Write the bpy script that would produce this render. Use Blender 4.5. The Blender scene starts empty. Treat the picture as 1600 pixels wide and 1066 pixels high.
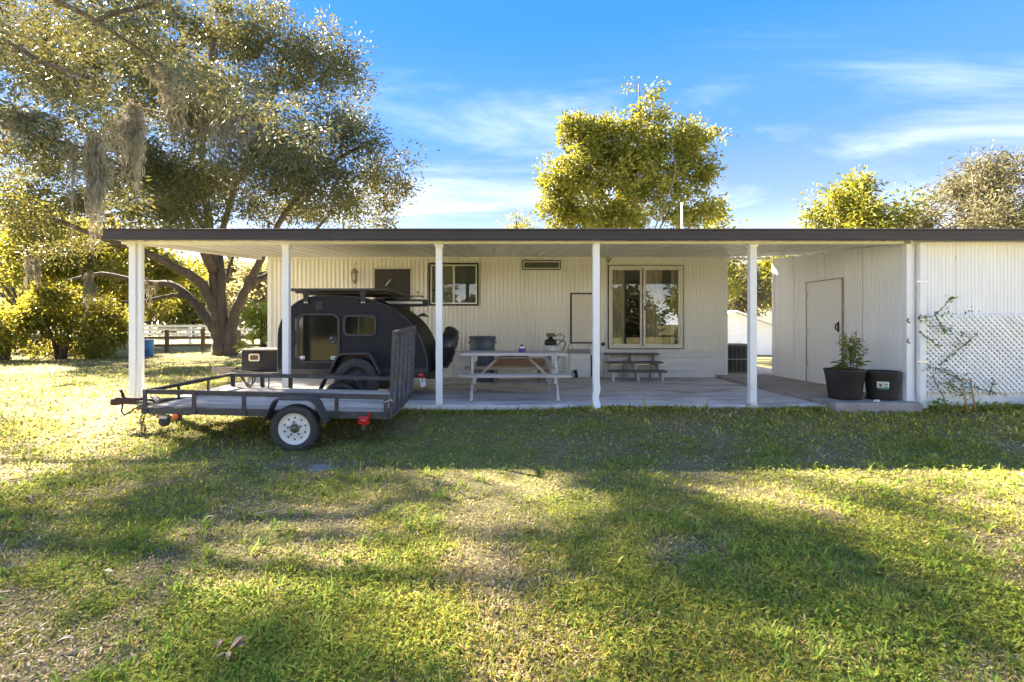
import bpy, bmesh, math, random
import numpy as np
from mathutils import Vector, Matrix, Euler

S = bpy.context.scene
COL = S.collection
R = math.radians
random.seed(7)
rng = np.random.default_rng(11)

# ------------------------------------------------------------------ camera
cam_d = bpy.data.cameras.new('camera')
cam_d.sensor_width = 36.0
cam_d.lens = 18.0
cam_d.shift_x = 0.0156
cam_d.shift_y = -0.0175
cam_d.clip_start = 0.05
cam_d.clip_end = 2000
cam = bpy.data.objects.new('camera', cam_d)
cam.location = (0, 0, 1.24)
cam.rotation_euler = (R(90), 0, 0)
COL.objects.link(cam)
S.camera = cam

# ------------------------------------------------------------------ light
SUN_AZ = -56.0      # degrees from +Y towards +X (so: behind the house, to the left)
SUN_EL = 35.0
SKY_STRENGTH = 0.136
SUN_STRENGTH = 2.0
EXPOSURE = 4.75
world = bpy.data.worlds.new('World')
S.world = world
world.use_nodes = True
wt = world.node_tree
for n in list(wt.nodes):
    wt.nodes.remove(n)
def wn(kind, **kw):
    n = wt.nodes.new(kind)
    for k, v in kw.items():
        setattr(n, k, v)
    return n
w_out = wn('ShaderNodeOutputWorld')
w_bg = wn('ShaderNodeBackground')
w_bg.inputs['Strength'].default_value = SKY_STRENGTH
w_sky = wn('ShaderNodeTexSky', sky_type='NISHITA', sun_disc=False)
w_sky.sun_elevation = R(SUN_EL)
w_sky.sun_rotation = R(SUN_AZ)
w_sky.altitude = 0
w_sky.air_density = 1.0
w_sky.dust_density = 0.45
w_sky.ozone_density = 3.0
w_tc = wn('ShaderNodeTexCoord')
w_sep = wn('ShaderNodeSeparateXYZ')
wt.links.new(w_tc.outputs['Generated'], w_sep.inputs[0])
w_z = wn('ShaderNodeMath', operation='MAXIMUM'); w_z.inputs[1].default_value = 0.0
wt.links.new(w_sep.outputs['Z'], w_z.inputs[0])
w_za = wn('ShaderNodeMath', operation='ADD'); w_za.inputs[1].default_value = 0.12
wt.links.new(w_z.outputs[0], w_za.inputs[0])
w_dx = wn('ShaderNodeMath', operation='DIVIDE'); wt.links.new(w_sep.outputs['X'], w_dx.inputs[0]); wt.links.new(w_za.outputs[0], w_dx.inputs[1])
w_dy = wn('ShaderNodeMath', operation='DIVIDE'); wt.links.new(w_sep.outputs['Y'], w_dy.inputs[0]); wt.links.new(w_za.outputs[0], w_dy.inputs[1])
w_cmb = wn('ShaderNodeCombineXYZ'); wt.links.new(w_dx.outputs[0], w_cmb.inputs[0]); wt.links.new(w_dy.outputs[0], w_cmb.inputs[1])
w_map = wn('ShaderNodeMapping'); w_map.inputs['Rotation'].default_value = (0, 0, R(-24)); w_map.inputs['Scale'].default_value = (0.55, 1.15, 1); w_map.inputs['Location'].default_value = (0.35, 0.2, 0)
wt.links.new(w_cmb.outputs[0], w_map.inputs[0])
w_n1 = wn('ShaderNodeTexNoise'); w_n1.inputs['Scale'].default_value = 1.0; w_n1.inputs['Detail'].default_value = 8; w_n1.inputs['Roughness'].default_value = 0.58; w_n1.inputs['Distortion'].default_value = 0.7
wt.links.new(w_map.outputs[0], w_n1.inputs['Vector'])
w_r1 = wn('ShaderNodeMapRange'); w_r1.inputs['From Min'].default_value = 0.475; w_r1.inputs['From Max'].default_value = 0.80; w_r1.inputs['To Max'].default_value = 0.62
w_r1.interpolation_type = 'SMOOTHSTEP'
wt.links.new(w_n1.outputs['Fac'], w_r1.inputs['Value'])
w_pre = wn('ShaderNodeVectorMath', operation='SCALE'); w_pre.inputs['Scale'].default_value = 0.1
wt.links.new(w_sky.outputs[0], w_pre.inputs[0])
w_gam = wn('ShaderNodeGamma'); w_gam.inputs['Gamma'].default_value = 1.5
wt.links.new(w_pre.outputs[0], w_gam.inputs['Color'])
w_ns = wn('ShaderNodeVectorMath', operation='SCALE'); w_ns.inputs['Scale'].default_value = 0.12
wt.links.new(w_gam.outputs[0], w_ns.inputs[0])
w_rmp = wn('ShaderNodeValToRGB')
w_rmp.color_ramp.interpolation = 'EASE'
for i_, (p_, c_) in enumerate(((0.0, (0.36, 0.40, 0.44)), (0.235, (0.086, 0.150, 0.30)), (0.36, (0.046, 0.132, 0.33)), (0.52, (0.018, 0.107, 0.345)), (1.0, (0.13, 0.20, 0.36)))):  # last stop pales the unseen zenith, added fill light for shaded ground
    e_ = w_rmp.color_ramp.elements[i_] if i_ < 2 else w_rmp.color_ramp.elements.new(p_)
    e_.position = p_; e_.color = (*c_, 1)
wt.links.new(w_z.outputs[0], w_rmp.inputs['Fac'])
w_hs = wn('ShaderNodeVectorMath', operation='ADD')
wt.links.new(w_rmp.outputs['Color'], w_hs.inputs[0]); wt.links.new(w_ns.outputs[0], w_hs.inputs[1])
w_cmix = wn('ShaderNodeMix', data_type='RGBA')
wt.links.new(w_r1.outputs['Result'], w_cmix.inputs['Factor'])
wt.links.new(w_hs.outputs[0], w_cmix.inputs['A'])
w_cmix.inputs['B'].default_value = (0.60, 0.60, 0.61, 1)
# low horizon haze, brightened past real haze as added fill light for the porch
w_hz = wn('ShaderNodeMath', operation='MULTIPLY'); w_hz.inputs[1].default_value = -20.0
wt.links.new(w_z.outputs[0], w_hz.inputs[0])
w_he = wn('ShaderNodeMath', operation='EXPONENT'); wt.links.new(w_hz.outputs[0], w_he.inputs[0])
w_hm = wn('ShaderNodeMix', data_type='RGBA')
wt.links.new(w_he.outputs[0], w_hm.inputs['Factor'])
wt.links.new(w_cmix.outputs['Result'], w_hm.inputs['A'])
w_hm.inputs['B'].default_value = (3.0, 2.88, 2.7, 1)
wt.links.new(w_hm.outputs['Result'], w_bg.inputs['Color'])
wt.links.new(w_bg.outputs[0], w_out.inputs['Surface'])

az, el = R(SUN_AZ), R(SUN_EL)
to_sun = Vector((math.sin(az) * math.cos(el), math.cos(az) * math.cos(el), math.sin(el)))
sun_d = bpy.data.lights.new('sun', 'SUN')
sun_d.energy = SUN_STRENGTH
sun_d.angle = R(0.8)
sun_d.color = (1.0, 0.90, 0.72)
sun = bpy.data.objects.new('sun', sun_d)
sun.rotation_euler = (-to_sun).to_track_quat('-Z', 'Y').to_euler()
sun.location = (-20, 20, 25)
COL.objects.link(sun)

S.view_settings.view_transform = 'Standard'
S.view_settings.look = 'None'
S.view_settings.exposure = EXPOSURE
S.view_settings.gamma = 1.0
S.view_settings.use_curve_mapping = False
S.render.engine = 'CYCLES'
try:
    S.cycles.use_denoising = True
    S.cycles.denoiser = 'OPENIMAGEDENOISE'
    S.cycles.max_bounces = 8
    S.cycles.diffuse_bounces = 5
    S.cycles.glossy_bounces = 3
    S.cycles.transparent_max_bounces = 8
    S.cycles.caustics_reflective = False
    S.cycles.caustics_refractive = False
    S.cycles.sample_clamp_indirect = 8
except Exception:
    pass

# ------------------------------------------------------------------ materials
def mat(name, c, rough=0.6, metal=0.0, c2=None, var=0.18, vscale=6.0, bump=0.0, bscale=60.0, stretch=(1, 1, 1), spec=0.5,
        dirt=None, dscale=1.6, dlo=0.55, dhi=0.72, damt=0.7, orand=0.06):
    m = bpy.data.materials.new(name)
    m.use_nodes = True
    nt = m.node_tree
    b = nt.nodes['Principled BSDF']
    b.inputs['Roughness'].default_value = rough
    b.inputs['Metallic'].default_value = metal
    b.inputs['Specular IOR Level'].default_value = spec
    tc = nt.nodes.new('ShaderNodeTexCoord')
    mp = nt.nodes.new('ShaderNodeMapping')
    mp.inputs['Scale'].default_value = stretch
    nt.links.new(tc.outputs['Object'], mp.inputs[0])
    n1 = nt.nodes.new('ShaderNodeTexNoise')
    n1.inputs['Scale'].default_value = vscale
    n1.inputs['Detail'].default_value = 7
    n1.inputs['Roughness'].default_value = 0.62
    nt.links.new(mp.outputs[0], n1.inputs['Vector'])
    rg = nt.nodes.new('ShaderNodeMapRange')
    rg.inputs['From Min'].default_value = 0.3
    rg.inputs['From Max'].default_value = 0.7
    nt.links.new(n1.outputs['Fac'], rg.inputs['Value'])
    mx = nt.nodes.new('ShaderNodeMix'); mx.data_type = 'RGBA'
    mx.inputs['A'].default_value = (*c, 1)
    if c2 is None:
        c2 = tuple(v * (1 - var) for v in c)
    mx.inputs['B'].default_value = (*c2, 1)
    nt.links.new(rg.outputs['Result'], mx.inputs['Factor'])
    last = mx.outputs['Result']
    if dirt:
        n2 = nt.nodes.new('ShaderNodeTexNoise')
        n2.inputs['Scale'].default_value = dscale
        n2.inputs['Detail'].default_value = 9
        n2.inputs['Roughness'].default_value = 0.68
        nt.links.new(mp.outputs[0], n2.inputs['Vector'])
        r2 = nt.nodes.new('ShaderNodeMapRange')
        r2.inputs['From Min'].default_value = dlo
        r2.inputs['From Max'].default_value = dhi
        r2.inputs['To Max'].default_value = damt
        nt.links.new(n2.outputs['Fac'], r2.inputs['Value'])
        m2 = nt.nodes.new('ShaderNodeMix'); m2.data_type = 'RGBA'
        m2.inputs['B'].default_value = (*dirt, 1)
        nt.links.new(last, m2.inputs['A'])
        nt.links.new(r2.outputs['Result'], m2.inputs['Factor'])
        last = m2.outputs['Result']
    if orand:
        oi = nt.nodes.new('ShaderNodeObjectInfo')
        orr = nt.nodes.new('ShaderNodeMapRange')
        orr.inputs['To Min'].default_value = 1 - orand; orr.inputs['To Max'].default_value = 1 + orand
        nt.links.new(oi.outputs['Random'], orr.inputs['Value'])
        om = nt.nodes.new('ShaderNodeVectorMath'); om.operation = 'SCALE'
        nt.links.new(last, om.inputs[0]); nt.links.new(orr.outputs['Result'], om.inputs['Scale'])
        last = om.outputs[0]
    nt.links.new(last, b.inputs['Base Color'])
    if bump:
        n3 = nt.nodes.new('ShaderNodeTexNoise')
        n3.inputs['Scale'].default_value = bscale
        n3.inputs['Detail'].default_value = 5
        nt.links.new(mp.outputs[0], n3.inputs['Vector'])
        bp = nt.nodes.new('ShaderNodeBump')
        bp.inputs['Strength'].default_value = bump
        bp.inputs['Distance'].default_value = 0.01
        nt.links.new(n3.outputs['Fac'], bp.inputs['Height'])
        nt.links.new(bp.outputs[0], b.inputs['Normal'])
    return m

def leaf_mat(name, c1, c2, trans, tcol=None, rough=0.45, spec=0.4, nscale=0.8):
    m = bpy.data.materials.new(name)
    m.use_nodes = True
    nt = m.node_tree
    for n in list(nt.nodes):
        nt.nodes.remove(n)
    out = nt.nodes.new('ShaderNodeOutputMaterial')
    pb = nt.nodes.new('ShaderNodeBsdfPrincipled')
    pb.inputs['Roughness'].default_value = rough
    pb.inputs['Specular IOR Level'].default_value = spec
    tr = nt.nodes.new('ShaderNodeBsdfTranslucent')
    ms = nt.nodes.new('ShaderNodeMixShader')
    ms.inputs[0].default_value = trans
    g = nt.nodes.new('ShaderNodeNewGeometry')
    n1 = nt.nodes.new('ShaderNodeTexNoise')
    n1.inputs['Scale'].default_value = nscale
    n1.inputs['Detail'].default_value = 3
    nt.links.new(g.outputs['Position'], n1.inputs['Vector'])
    ad = nt.nodes.new('ShaderNodeMath'); ad.operation = 'MULTIPLY_ADD'
    ad.inputs[1].default_value = 0.75
    nt.links.new(g.outputs['Random Per Island'], ad.inputs[0])
    sb = nt.nodes.new('ShaderNodeMapRange')
    sb.inputs['From Min'].default_value = 0.3; sb.inputs['From Max'].default_value = 0.7
    sb.inputs['To Min'].default_value = -0.2; sb.inputs['To Max'].default_value = 0.45
    nt.links.new(n1.outputs['Fac'], sb.inputs['Value'])
    nt.links.new(sb.outputs['Result'], ad.inputs[2])
    mx = nt.nodes.new('ShaderNodeMix'); mx.data_type = 'RGBA'; mx.clamp_factor = True
    mx.inputs['A'].default_value = (*c1, 1); mx.inputs['B'].default_value = (*c2, 1)
    nt.links.new(ad.outputs[0], mx.inputs['Factor'])
    nt.links.new(mx.outputs['Result'], pb.inputs['Base Color'])
    if tcol:
        t2 = nt.nodes.new('ShaderNodeMix'); t2.data_type = 'RGBA'
        t2.inputs['A'].default_value = (*tcol, 1)
        t2.inputs['B'].default_value = (tcol[0] * 1.25, tcol[1] * 0.95, tcol[2], 1)
        nt.links.new(g.outputs['Random Per Island'], t2.inputs['Factor'])
        nt.links.new(t2.outputs['Result'], tr.inputs['Color'])
    else:
        nt.links.new(mx.outputs['Result'], tr.inputs['Color'])
    nt.links.new(pb.outputs[0], ms.inputs[1]); nt.links.new(tr.outputs[0], ms.inputs[2])
    nt.links.new(ms.outputs[0], out.inputs['Surface'])
    return m

def grass_mat(name):
    m = bpy.data.materials.new(name)
    m.use_nodes = True
    nt = m.node_tree
    pb = nt.nodes['Principled BSDF']
    out = [n for n in nt.nodes if n.type == 'OUTPUT_MATERIAL'][0]
    pb.inputs['Roughness'].default_value = 0.7
    pb.inputs['Specular IOR Level'].default_value = 0.12
    at = nt.nodes.new('ShaderNodeAttribute'); at.attribute_name = 'tint'
    nt.links.new(at.outputs['Color'], pb.inputs['Base Color'])
    tr = nt.nodes.new('ShaderNodeBsdfTranslucent')
    nt.links.new(at.outputs['Color'], tr.inputs['Color'])
    ms = nt.nodes.new('ShaderNodeMixShader'); ms.inputs[0].default_value = 0.45
    nt.links.new(pb.outputs[0], ms.inputs[1]); nt.links.new(tr.outputs[0], ms.inputs[2])
    nt.links.new(ms.outputs[0], out.inputs['Surface'])
    return m

def glass_mat(name, tint=(0.9, 0.93, 0.92), fres=1.5):
    m = bpy.data.materials.new(name)
    m.use_nodes = True
    nt = m.node_tree
    for n in list(nt.nodes):
        nt.nodes.remove(n)
    out = nt.nodes.new('ShaderNodeOutputMaterial')
    t = nt.nodes.new('ShaderNodeBsdfTransparent'); t.inputs[0].default_value = (*tint, 1)
    g = nt.nodes.new('ShaderNodeBsdfGlossy'); g.inputs['Roughness'].default_value = 0.01; g.inputs[0].default_value = (0.95, 0.97, 1, 1)
    f = nt.nodes.new('ShaderNodeFresnel'); f.inputs['IOR'].default_value = fres
    ms = nt.nodes.new('ShaderNodeMixShader')
    nt.links.new(f.outputs[0], ms.inputs[0]); nt.links.new(t.outputs[0], ms.inputs[1]); nt.links.new(g.outputs[0], ms.inputs[2])
    nt.links.new(ms.outputs[0], out.inputs['Surface'])
    return m

M = {}
M['siding'] = mat('siding', (0.85, 0.83, 0.775), 0.42, c2=(0.80, 0.77, 0.70), vscale=3, stretch=(1, 1, 0.2), bump=0.04, bscale=30, dirt=(0.40, 0.36, 0.28), dscale=1.7, dlo=0.55, dhi=0.85, damt=0.5, orand=0.02)
M['shed_siding'] = mat('shed_siding', (0.85, 0.845, 0.83), 0.45, c2=(0.80, 0.79, 0.77), vscale=3, stretch=(1, 1, 0.15), bump=0.04, bscale=30, dirt=(0.45, 0.41, 0.34), dscale=2.2, dlo=0.54, dhi=0.85, damt=0.5, orand=0.03)
M['white'] = mat('white_paint', (0.85, 0.85, 0.84), 0.4, c2=(0.80, 0.79, 0.77), vscale=5, bump=0.03, dirt=(0.36, 0.32, 0.26), dscale=5, dlo=0.64, dhi=0.85, damt=0.6)
M['ceiling'] = mat('ceiling_paint', (0.84, 0.82, 0.78), 0.38, c2=(0.78, 0.75, 0.69), vscale=2, stretch=(3, 0.4, 1), dirt=(0.5, 0.45, 0.37), dscale=2.2, dlo=0.6, dhi=0.85, damt=0.35)
M['fascia'] = mat('fascia_paint', (0.040, 0.032, 0.030), 0.5, spec=0.3, c2=(0.055, 0.045, 0.040), vscale=3, stretch=(0.3, 1, 3), bump=0.02)
M['skirt'] = mat('skirting_paint', (0.85, 0.84, 0.82), 0.5, c2=(0.72, 0.70, 0.67), vscale=6, stretch=(0.5, 1, 2), bump=0.08, bscale=30, dirt=(0.33, 0.31, 0.28), dscale=3, dlo=0.62, dhi=0.85, damt=0.6)
M['concrete'] = mat('concrete', (0.66, 0.63, 0.60), 0.85, c2=(0.52, 0.49, 0.465), vscale=3.0, stretch=(0.6, 1.6, 1), bump=0.15, bscale=90, dirt=(0.20, 0.155, 0.12), dscale=1.5, dlo=0.50, dhi=0.66, damt=0.8, orand=0)
M['concrete_old'] = mat('old_concrete', (0.40, 0.36, 0.32), 0.9, c2=(0.28, 0.24, 0.20), vscale=3, bump=0.3, bscale=50, dirt=(0.10, 0.08, 0.065), dscale=2.5, dlo=0.52, dhi=0.7, damt=0.8)
M['alu'] = mat('aluminium', (0.62, 0.61, 0.58), 0.35, 0.6, var=0.15, vscale=10)
M['frame_white'] = mat('frame_white', (0.76, 0.72, 0.64), 0.4, c2=(0.68, 0.63, 0.54), vscale=8)
M['black_trim'] = mat('black_trim', (0.022, 0.018, 0.016), 0.5, var=0.3, vscale=20)
M['dark_door'] = mat('dark_door', (0.040, 0.038, 0.036), 0.5, var=0.25, vscale=4)
M['interior'] = mat('interior', (0.16, 0.13, 0.10), 0.8)
M['curtain'] = mat('curtain', (0.62, 0.52, 0.36), 0.9, c2=(0.52, 0.42, 0.27), vscale=14, stretch=(1, 1, 0.1))
M['blind'] = mat('blind', (0.66, 0.63, 0.52), 0.7, var=0.1)
M['screen'] = mat('screen', (0.09, 0.10, 0.085), 0.6, var=0.2)
M['glass'] = glass_mat('glass')
M['glass_thin'] = glass_mat('window_glass', (0.92, 0.94, 0.92), 1.6)
M['camper'] = mat('camper_coating', (0.011, 0.011, 0.013), 0.6, c2=(0.018, 0.018, 0.020), vscale=9, bump=0.35, bscale=240, spec=0.3)
M['camper_gloss'] = mat('camper_gloss', (0.008, 0.008, 0.008), 0.07, var=0.2, spec=0.42)
M['black_metal'] = mat('black_metal', (0.028, 0.028, 0.030), 0.45, 0.1, c2=(0.05, 0.048, 0.048), vscale=14, bump=0.08)
M['trailer'] = mat('trailer_paint', (0.030, 0.029, 0.031), 0.5, c2=(0.075, 0.070, 0.072), vscale=9, bump=0.15, bscale=70, dirt=(0.15, 0.065, 0.035), dscale=7, dlo=0.60, dhi=0.75, damt=0.85)
M['mesh_grey'] = mat('mesh_grey', (0.17, 0.165, 0.16), 0.5, 0.2, c2=(0.09, 0.088, 0.088), vscale=12, dirt=(0.16, 0.07, 0.04), dscale=6, dlo=0.6, dhi=0.75)
M['rust'] = mat('rust', (0.10, 0.040, 0.028), 0.85, c2=(0.045, 0.032, 0.030), vscale=18, bump=0.4)
M['rubber'] = mat('rubber', (0.030, 0.029, 0.028), 0.8, c2=(0.055, 0.052, 0.047), vscale=9, bump=0.25, bscale=80)
M['rim_white'] = mat('rim_white', (0.76, 0.74, 0.68), 0.35, c2=(0.64, 0.60, 0.52), vscale=12, dirt=(0.22, 0.17, 0.11), dscale=9, dlo=0.62, dhi=0.8, damt=0.6)
M['rim_dark'] = mat('rim_dark', (0.045, 0.045, 0.048), 0.4, 0.4)
M['grey_wood'] = mat('weathered_wood', (0.62, 0.54, 0.46), 0.85, c2=(0.33, 0.275, 0.23), vscale=7, stretch=(0.22, 3.2, 3.2), bump=0.5, bscale=16, dirt=(0.10, 0.085, 0.07), dscale=4, dlo=0.54, dhi=0.66, damt=0.75, orand=0.16)
M['table_wood'] = mat('table_wood', (0.60, 0.55, 0.50), 0.85, c2=(0.36, 0.31, 0.265), orand=0.12, vscale=6, stretch=(0.3, 4, 4), bump=0.35, bscale=24)
M['brown_wood'] = mat('brown_wood', (0.32, 0.17, 0.085), 0.7, c2=(0.20, 0.10, 0.045), vscale=6, stretch=(0.6, 9, 9), bump=0.2)
M['fence_wood'] = mat('fence_wood', (0.16, 0.115, 0.07), 0.9, c2=(0.09, 0.065, 0.04), vscale=6, stretch=(1, 6, 6), bump=0.3)
M['barrel'] = mat('barrel_plastic', (0.072, 0.092, 0.125), 0.45, c2=(0.10, 0.12, 0.15), vscale=4, bump=0.05)
M['blue'] = mat('blue_plastic', (0.02, 0.13, 0.40), 0.45)
M['pot'] = mat('pot_plastic', (0.022, 0.020, 0.020), 0.5, c2=(0.05, 0.038, 0.03), vscale=4, bump=0.08, dirt=(0.10, 0.085, 0.065), dscale=6, dlo=0.64, dhi=0.8, damt=0.5)
M['soil'] = mat('soil', (0.035, 0.026, 0.018), 0.95, c2=(0.075, 0.055, 0.04), vscale=30, bump=0.8, bscale=90)
M['tank'] = mat('tank_white', (0.74, 0.73, 0.70), 0.35, var=0.08)
M['olive'] = mat('olive_plastic', (0.22, 0.16, 0.03), 0.5)
M['purple'] = mat('purple_jar', (0.13, 0.03, 0.27), 0.35)
M['red'] = mat('red_lens', (0.55, 0.012, 0.018), 0.18, spec=0.8)
M['amber'] = mat('amber_lens', (0.85, 0.17, 0.01), 0.2, spec=0.8)
M['tag'] = mat('tag_white', (0.72, 0.72, 0.66), 0.6)
M['tag_green'] = mat('tag_green', (0.03, 0.22, 0.08), 0.5)
M['tag_ink'] = mat('tag_ink', (0.03, 0.04, 0.05), 0.6)
M['steel'] = mat('steel', (0.55, 0.54, 0.52), 0.35, 0.85)
M['dark_steel'] = mat('dark_steel', (0.10, 0.095, 0.09), 0.45, 0.7, c2=(0.17, 0.15, 0.13), vscale=20)
M['cream'] = mat('cream_emblem', (0.66, 0.56, 0.42), 0.5)
M['lantern'] = mat('lantern_metal', (0.50, 0.43, 0.32), 0.5, 0.2, c2=(0.3, 0.24, 0.17), vscale=20)
M['tread_dark'] = mat('tread_paint', (0.10, 0.092, 0.085), 0.7, c2=(0.16, 0.145, 0.13), vscale=8, stretch=(1, 5, 5), bump=0.2)
M['step_white'] = mat('step_paint', (0.68, 0.65, 0.58), 0.6, c2=(0.55, 0.51, 0.44), vscale=7, dirt=(0.2, 0.17, 0.14), dscale=6, dlo=0.6, dhi=0.8, damt=0.5)
M['stain'] = mat('grey_stain', (0.22, 0.21, 0.20), 0.8, c2=(0.40, 0.39, 0.37), vscale=12)
M['bark'] = mat('bark', (0.055, 0.042, 0.033), 0.95, c2=(0.125, 0.098, 0.075), vscale=5, stretch=(2.2, 2.2, 0.7), bump=1.0, bscale=9)
M['bark_light'] = mat('bark_light', (0.22, 0.175, 0.13), 0.95, c2=(0.13, 0.10, 0.075), vscale=9, stretch=(1, 1, 0.5), bump=0.6, bscale=18)
M['bamboo'] = mat('bamboo', (0.48, 0.32, 0.14), 0.6, var=0.3, vscale=14)
M['ac'] = mat('unit_metal', (0.20, 0.195, 0.18), 0.5, c2=(0.13, 0.125, 0.115), vscale=9)
M['ac_dark'] = mat('unit_coil', (0.05, 0.05, 0.048), 0.7)
M['leaf_brown'] = leaf_mat('dead_leaf', (0.20, 0.105, 0.05), (0.30, 0.20, 0.115), 0.2, nscale=6)
M['oak_leaf'] = leaf_mat('oak_leaf', (0.045, 0.070, 0.038), (0.100, 0.115, 0.054), 0.30, (0.19, 0.185, 0.04), 0.45, 0.35)
M['near_leaf'] = leaf_mat('oak_leaf_near', (0.038, 0.068, 0.050), (0.095, 0.118, 0.068), 0.24, (0.19, 0.18, 0.04), 0.40, 0.45)
M['gold_leaf'] = leaf_mat('golden_leaf', (0.095, 0.135, 0.024), (0.22, 0.215, 0.028), 0.34, (0.29, 0.29, 0.025), 0.45, 0.35)
M['olive_leaf'] = leaf_mat('olive_leaf', (0.085, 0.092, 0.052), (0.165, 0.15, 0.078), 0.30, (0.22, 0.20, 0.085), 0.5, 0.3)
M['sage_leaf'] = leaf_mat('sage_leaf', (0.14, 0.155, 0.085), (0.26, 0.25, 0.14), 0.38, (0.42, 0.40, 0.16), 0.6, 0.2)
M['bush_leaf'] = leaf_mat('bush_leaf', (0.075, 0.115, 0.024), (0.18, 0.19, 0.035), 0.42, (0.34, 0.33, 0.035), 0.45, 0.35)
M['lime_leaf'] = leaf_mat('lime_leaf', (0.10, 0.17, 0.030), (0.20, 0.24, 0.045), 0.4, (0.34, 0.40, 0.04), 0.45, 0.35, nscale=5)
M['weed_leaf'] = leaf_mat('weed_leaf', (0.09, 0.16, 0.03), (0.20, 0.27, 0.045), 0.38, (0.2, 0.28, 0.03), 0.5, 0.3, nscale=3)
M['moss'] = leaf_mat('spanish_moss_strand', (0.17, 0.175, 0.135), (0.31, 0.295, 0.225), 0.3, (0.26, 0.24, 0.16), 0.9, 0.1, nscale=2)
M['grass'] = grass_mat('grass_blade')
M['clover'] = leaf_mat('clover_leaf', (0.17, 0.27, 0.040), (0.42, 0.42, 0.065), 0.42, None, 0.7, 0.1, nscale=1.6)

# lawn sheet
def ground_mat():
    m = bpy.data.materials.new('lawn_ground')
    m.use_nodes = True
    nt = m.node_tree
    b = nt.nodes['Principled BSDF']
    b.inputs['Roughness'].default_value = 0.95
    b.inputs['Specular IOR Level'].default_value = 0.15
    g = nt.nodes.new('ShaderNodeNewGeometry')
    def noise(sc, det, ro=0.6):
        n = nt.nodes.new('ShaderNodeTexNoise')
        n.inputs['Scale'].default_value = sc; n.inputs['Detail'].default_value = det; n.inputs['Roughness'].default_value = ro
        nt.links.new(g.outputs['Position'], n.inputs['Vector'])
        return n
    def rng_(src, a, b_, lo=0, hi=1):
        r = nt.nodes.new('ShaderNodeMapRange')
        r.inputs['From Min'].default_value = a; r.inputs['From Max'].default_value = b_
        r.inputs['To Min'].default_value = lo; r.inputs['To Max'].default_value = hi
        nt.links.new(src, r.inputs['Value'])
        return r.outputs['Result']
    def mix(fac, a, bcol):
        x = nt.nodes.new('ShaderNodeMix'); x.data_type = 'RGBA'
        nt.links.new(fac, x.inputs['Factor'])
        if isinstance(a, tuple): x.inputs['A'].default_value = (*a, 1)
        else: nt.links.new(a, x.inputs['A'])
        if isinstance(bcol, tuple): x.inputs['B'].default_value = (*bcol, 1)
        else: nt.links.new(bcol, x.inputs['B'])
        return x.outputs['Result']
    fine = noise(45, 8, 0.75)
    med = noise(3.2, 7, 0.65)
    big = noise(0.35, 5, 0.6)
    c = mix(rng_(fine.outputs['Fac'], 0.3, 0.7), (0.075, 0.062, 0.034), (0.38, 0.33, 0.15))
    c = mix(rng_(med.outputs['Fac'], 0.48, 0.72, 0, 0.7), c, (0.34, 0.265, 0.165))
    c = mix(rng_(big.outputs['Fac'], 0.45, 0.7, 0, 0.5), c, (0.26, 0.27, 0.075))
    nt.links.new(c, b.inputs['Base Color'])
    bp = nt.nodes.new('ShaderNodeBump'); bp.inputs['Strength'].default_value = 0.9; bp.inputs['Distance'].default_value = 0.05
    nt.links.new(fine.outputs['Fac'], bp.inputs['Height'])
    nt.links.new(bp.outputs[0], b.inputs['Normal'])
    return m
M['ground'] = ground_mat()

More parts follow.
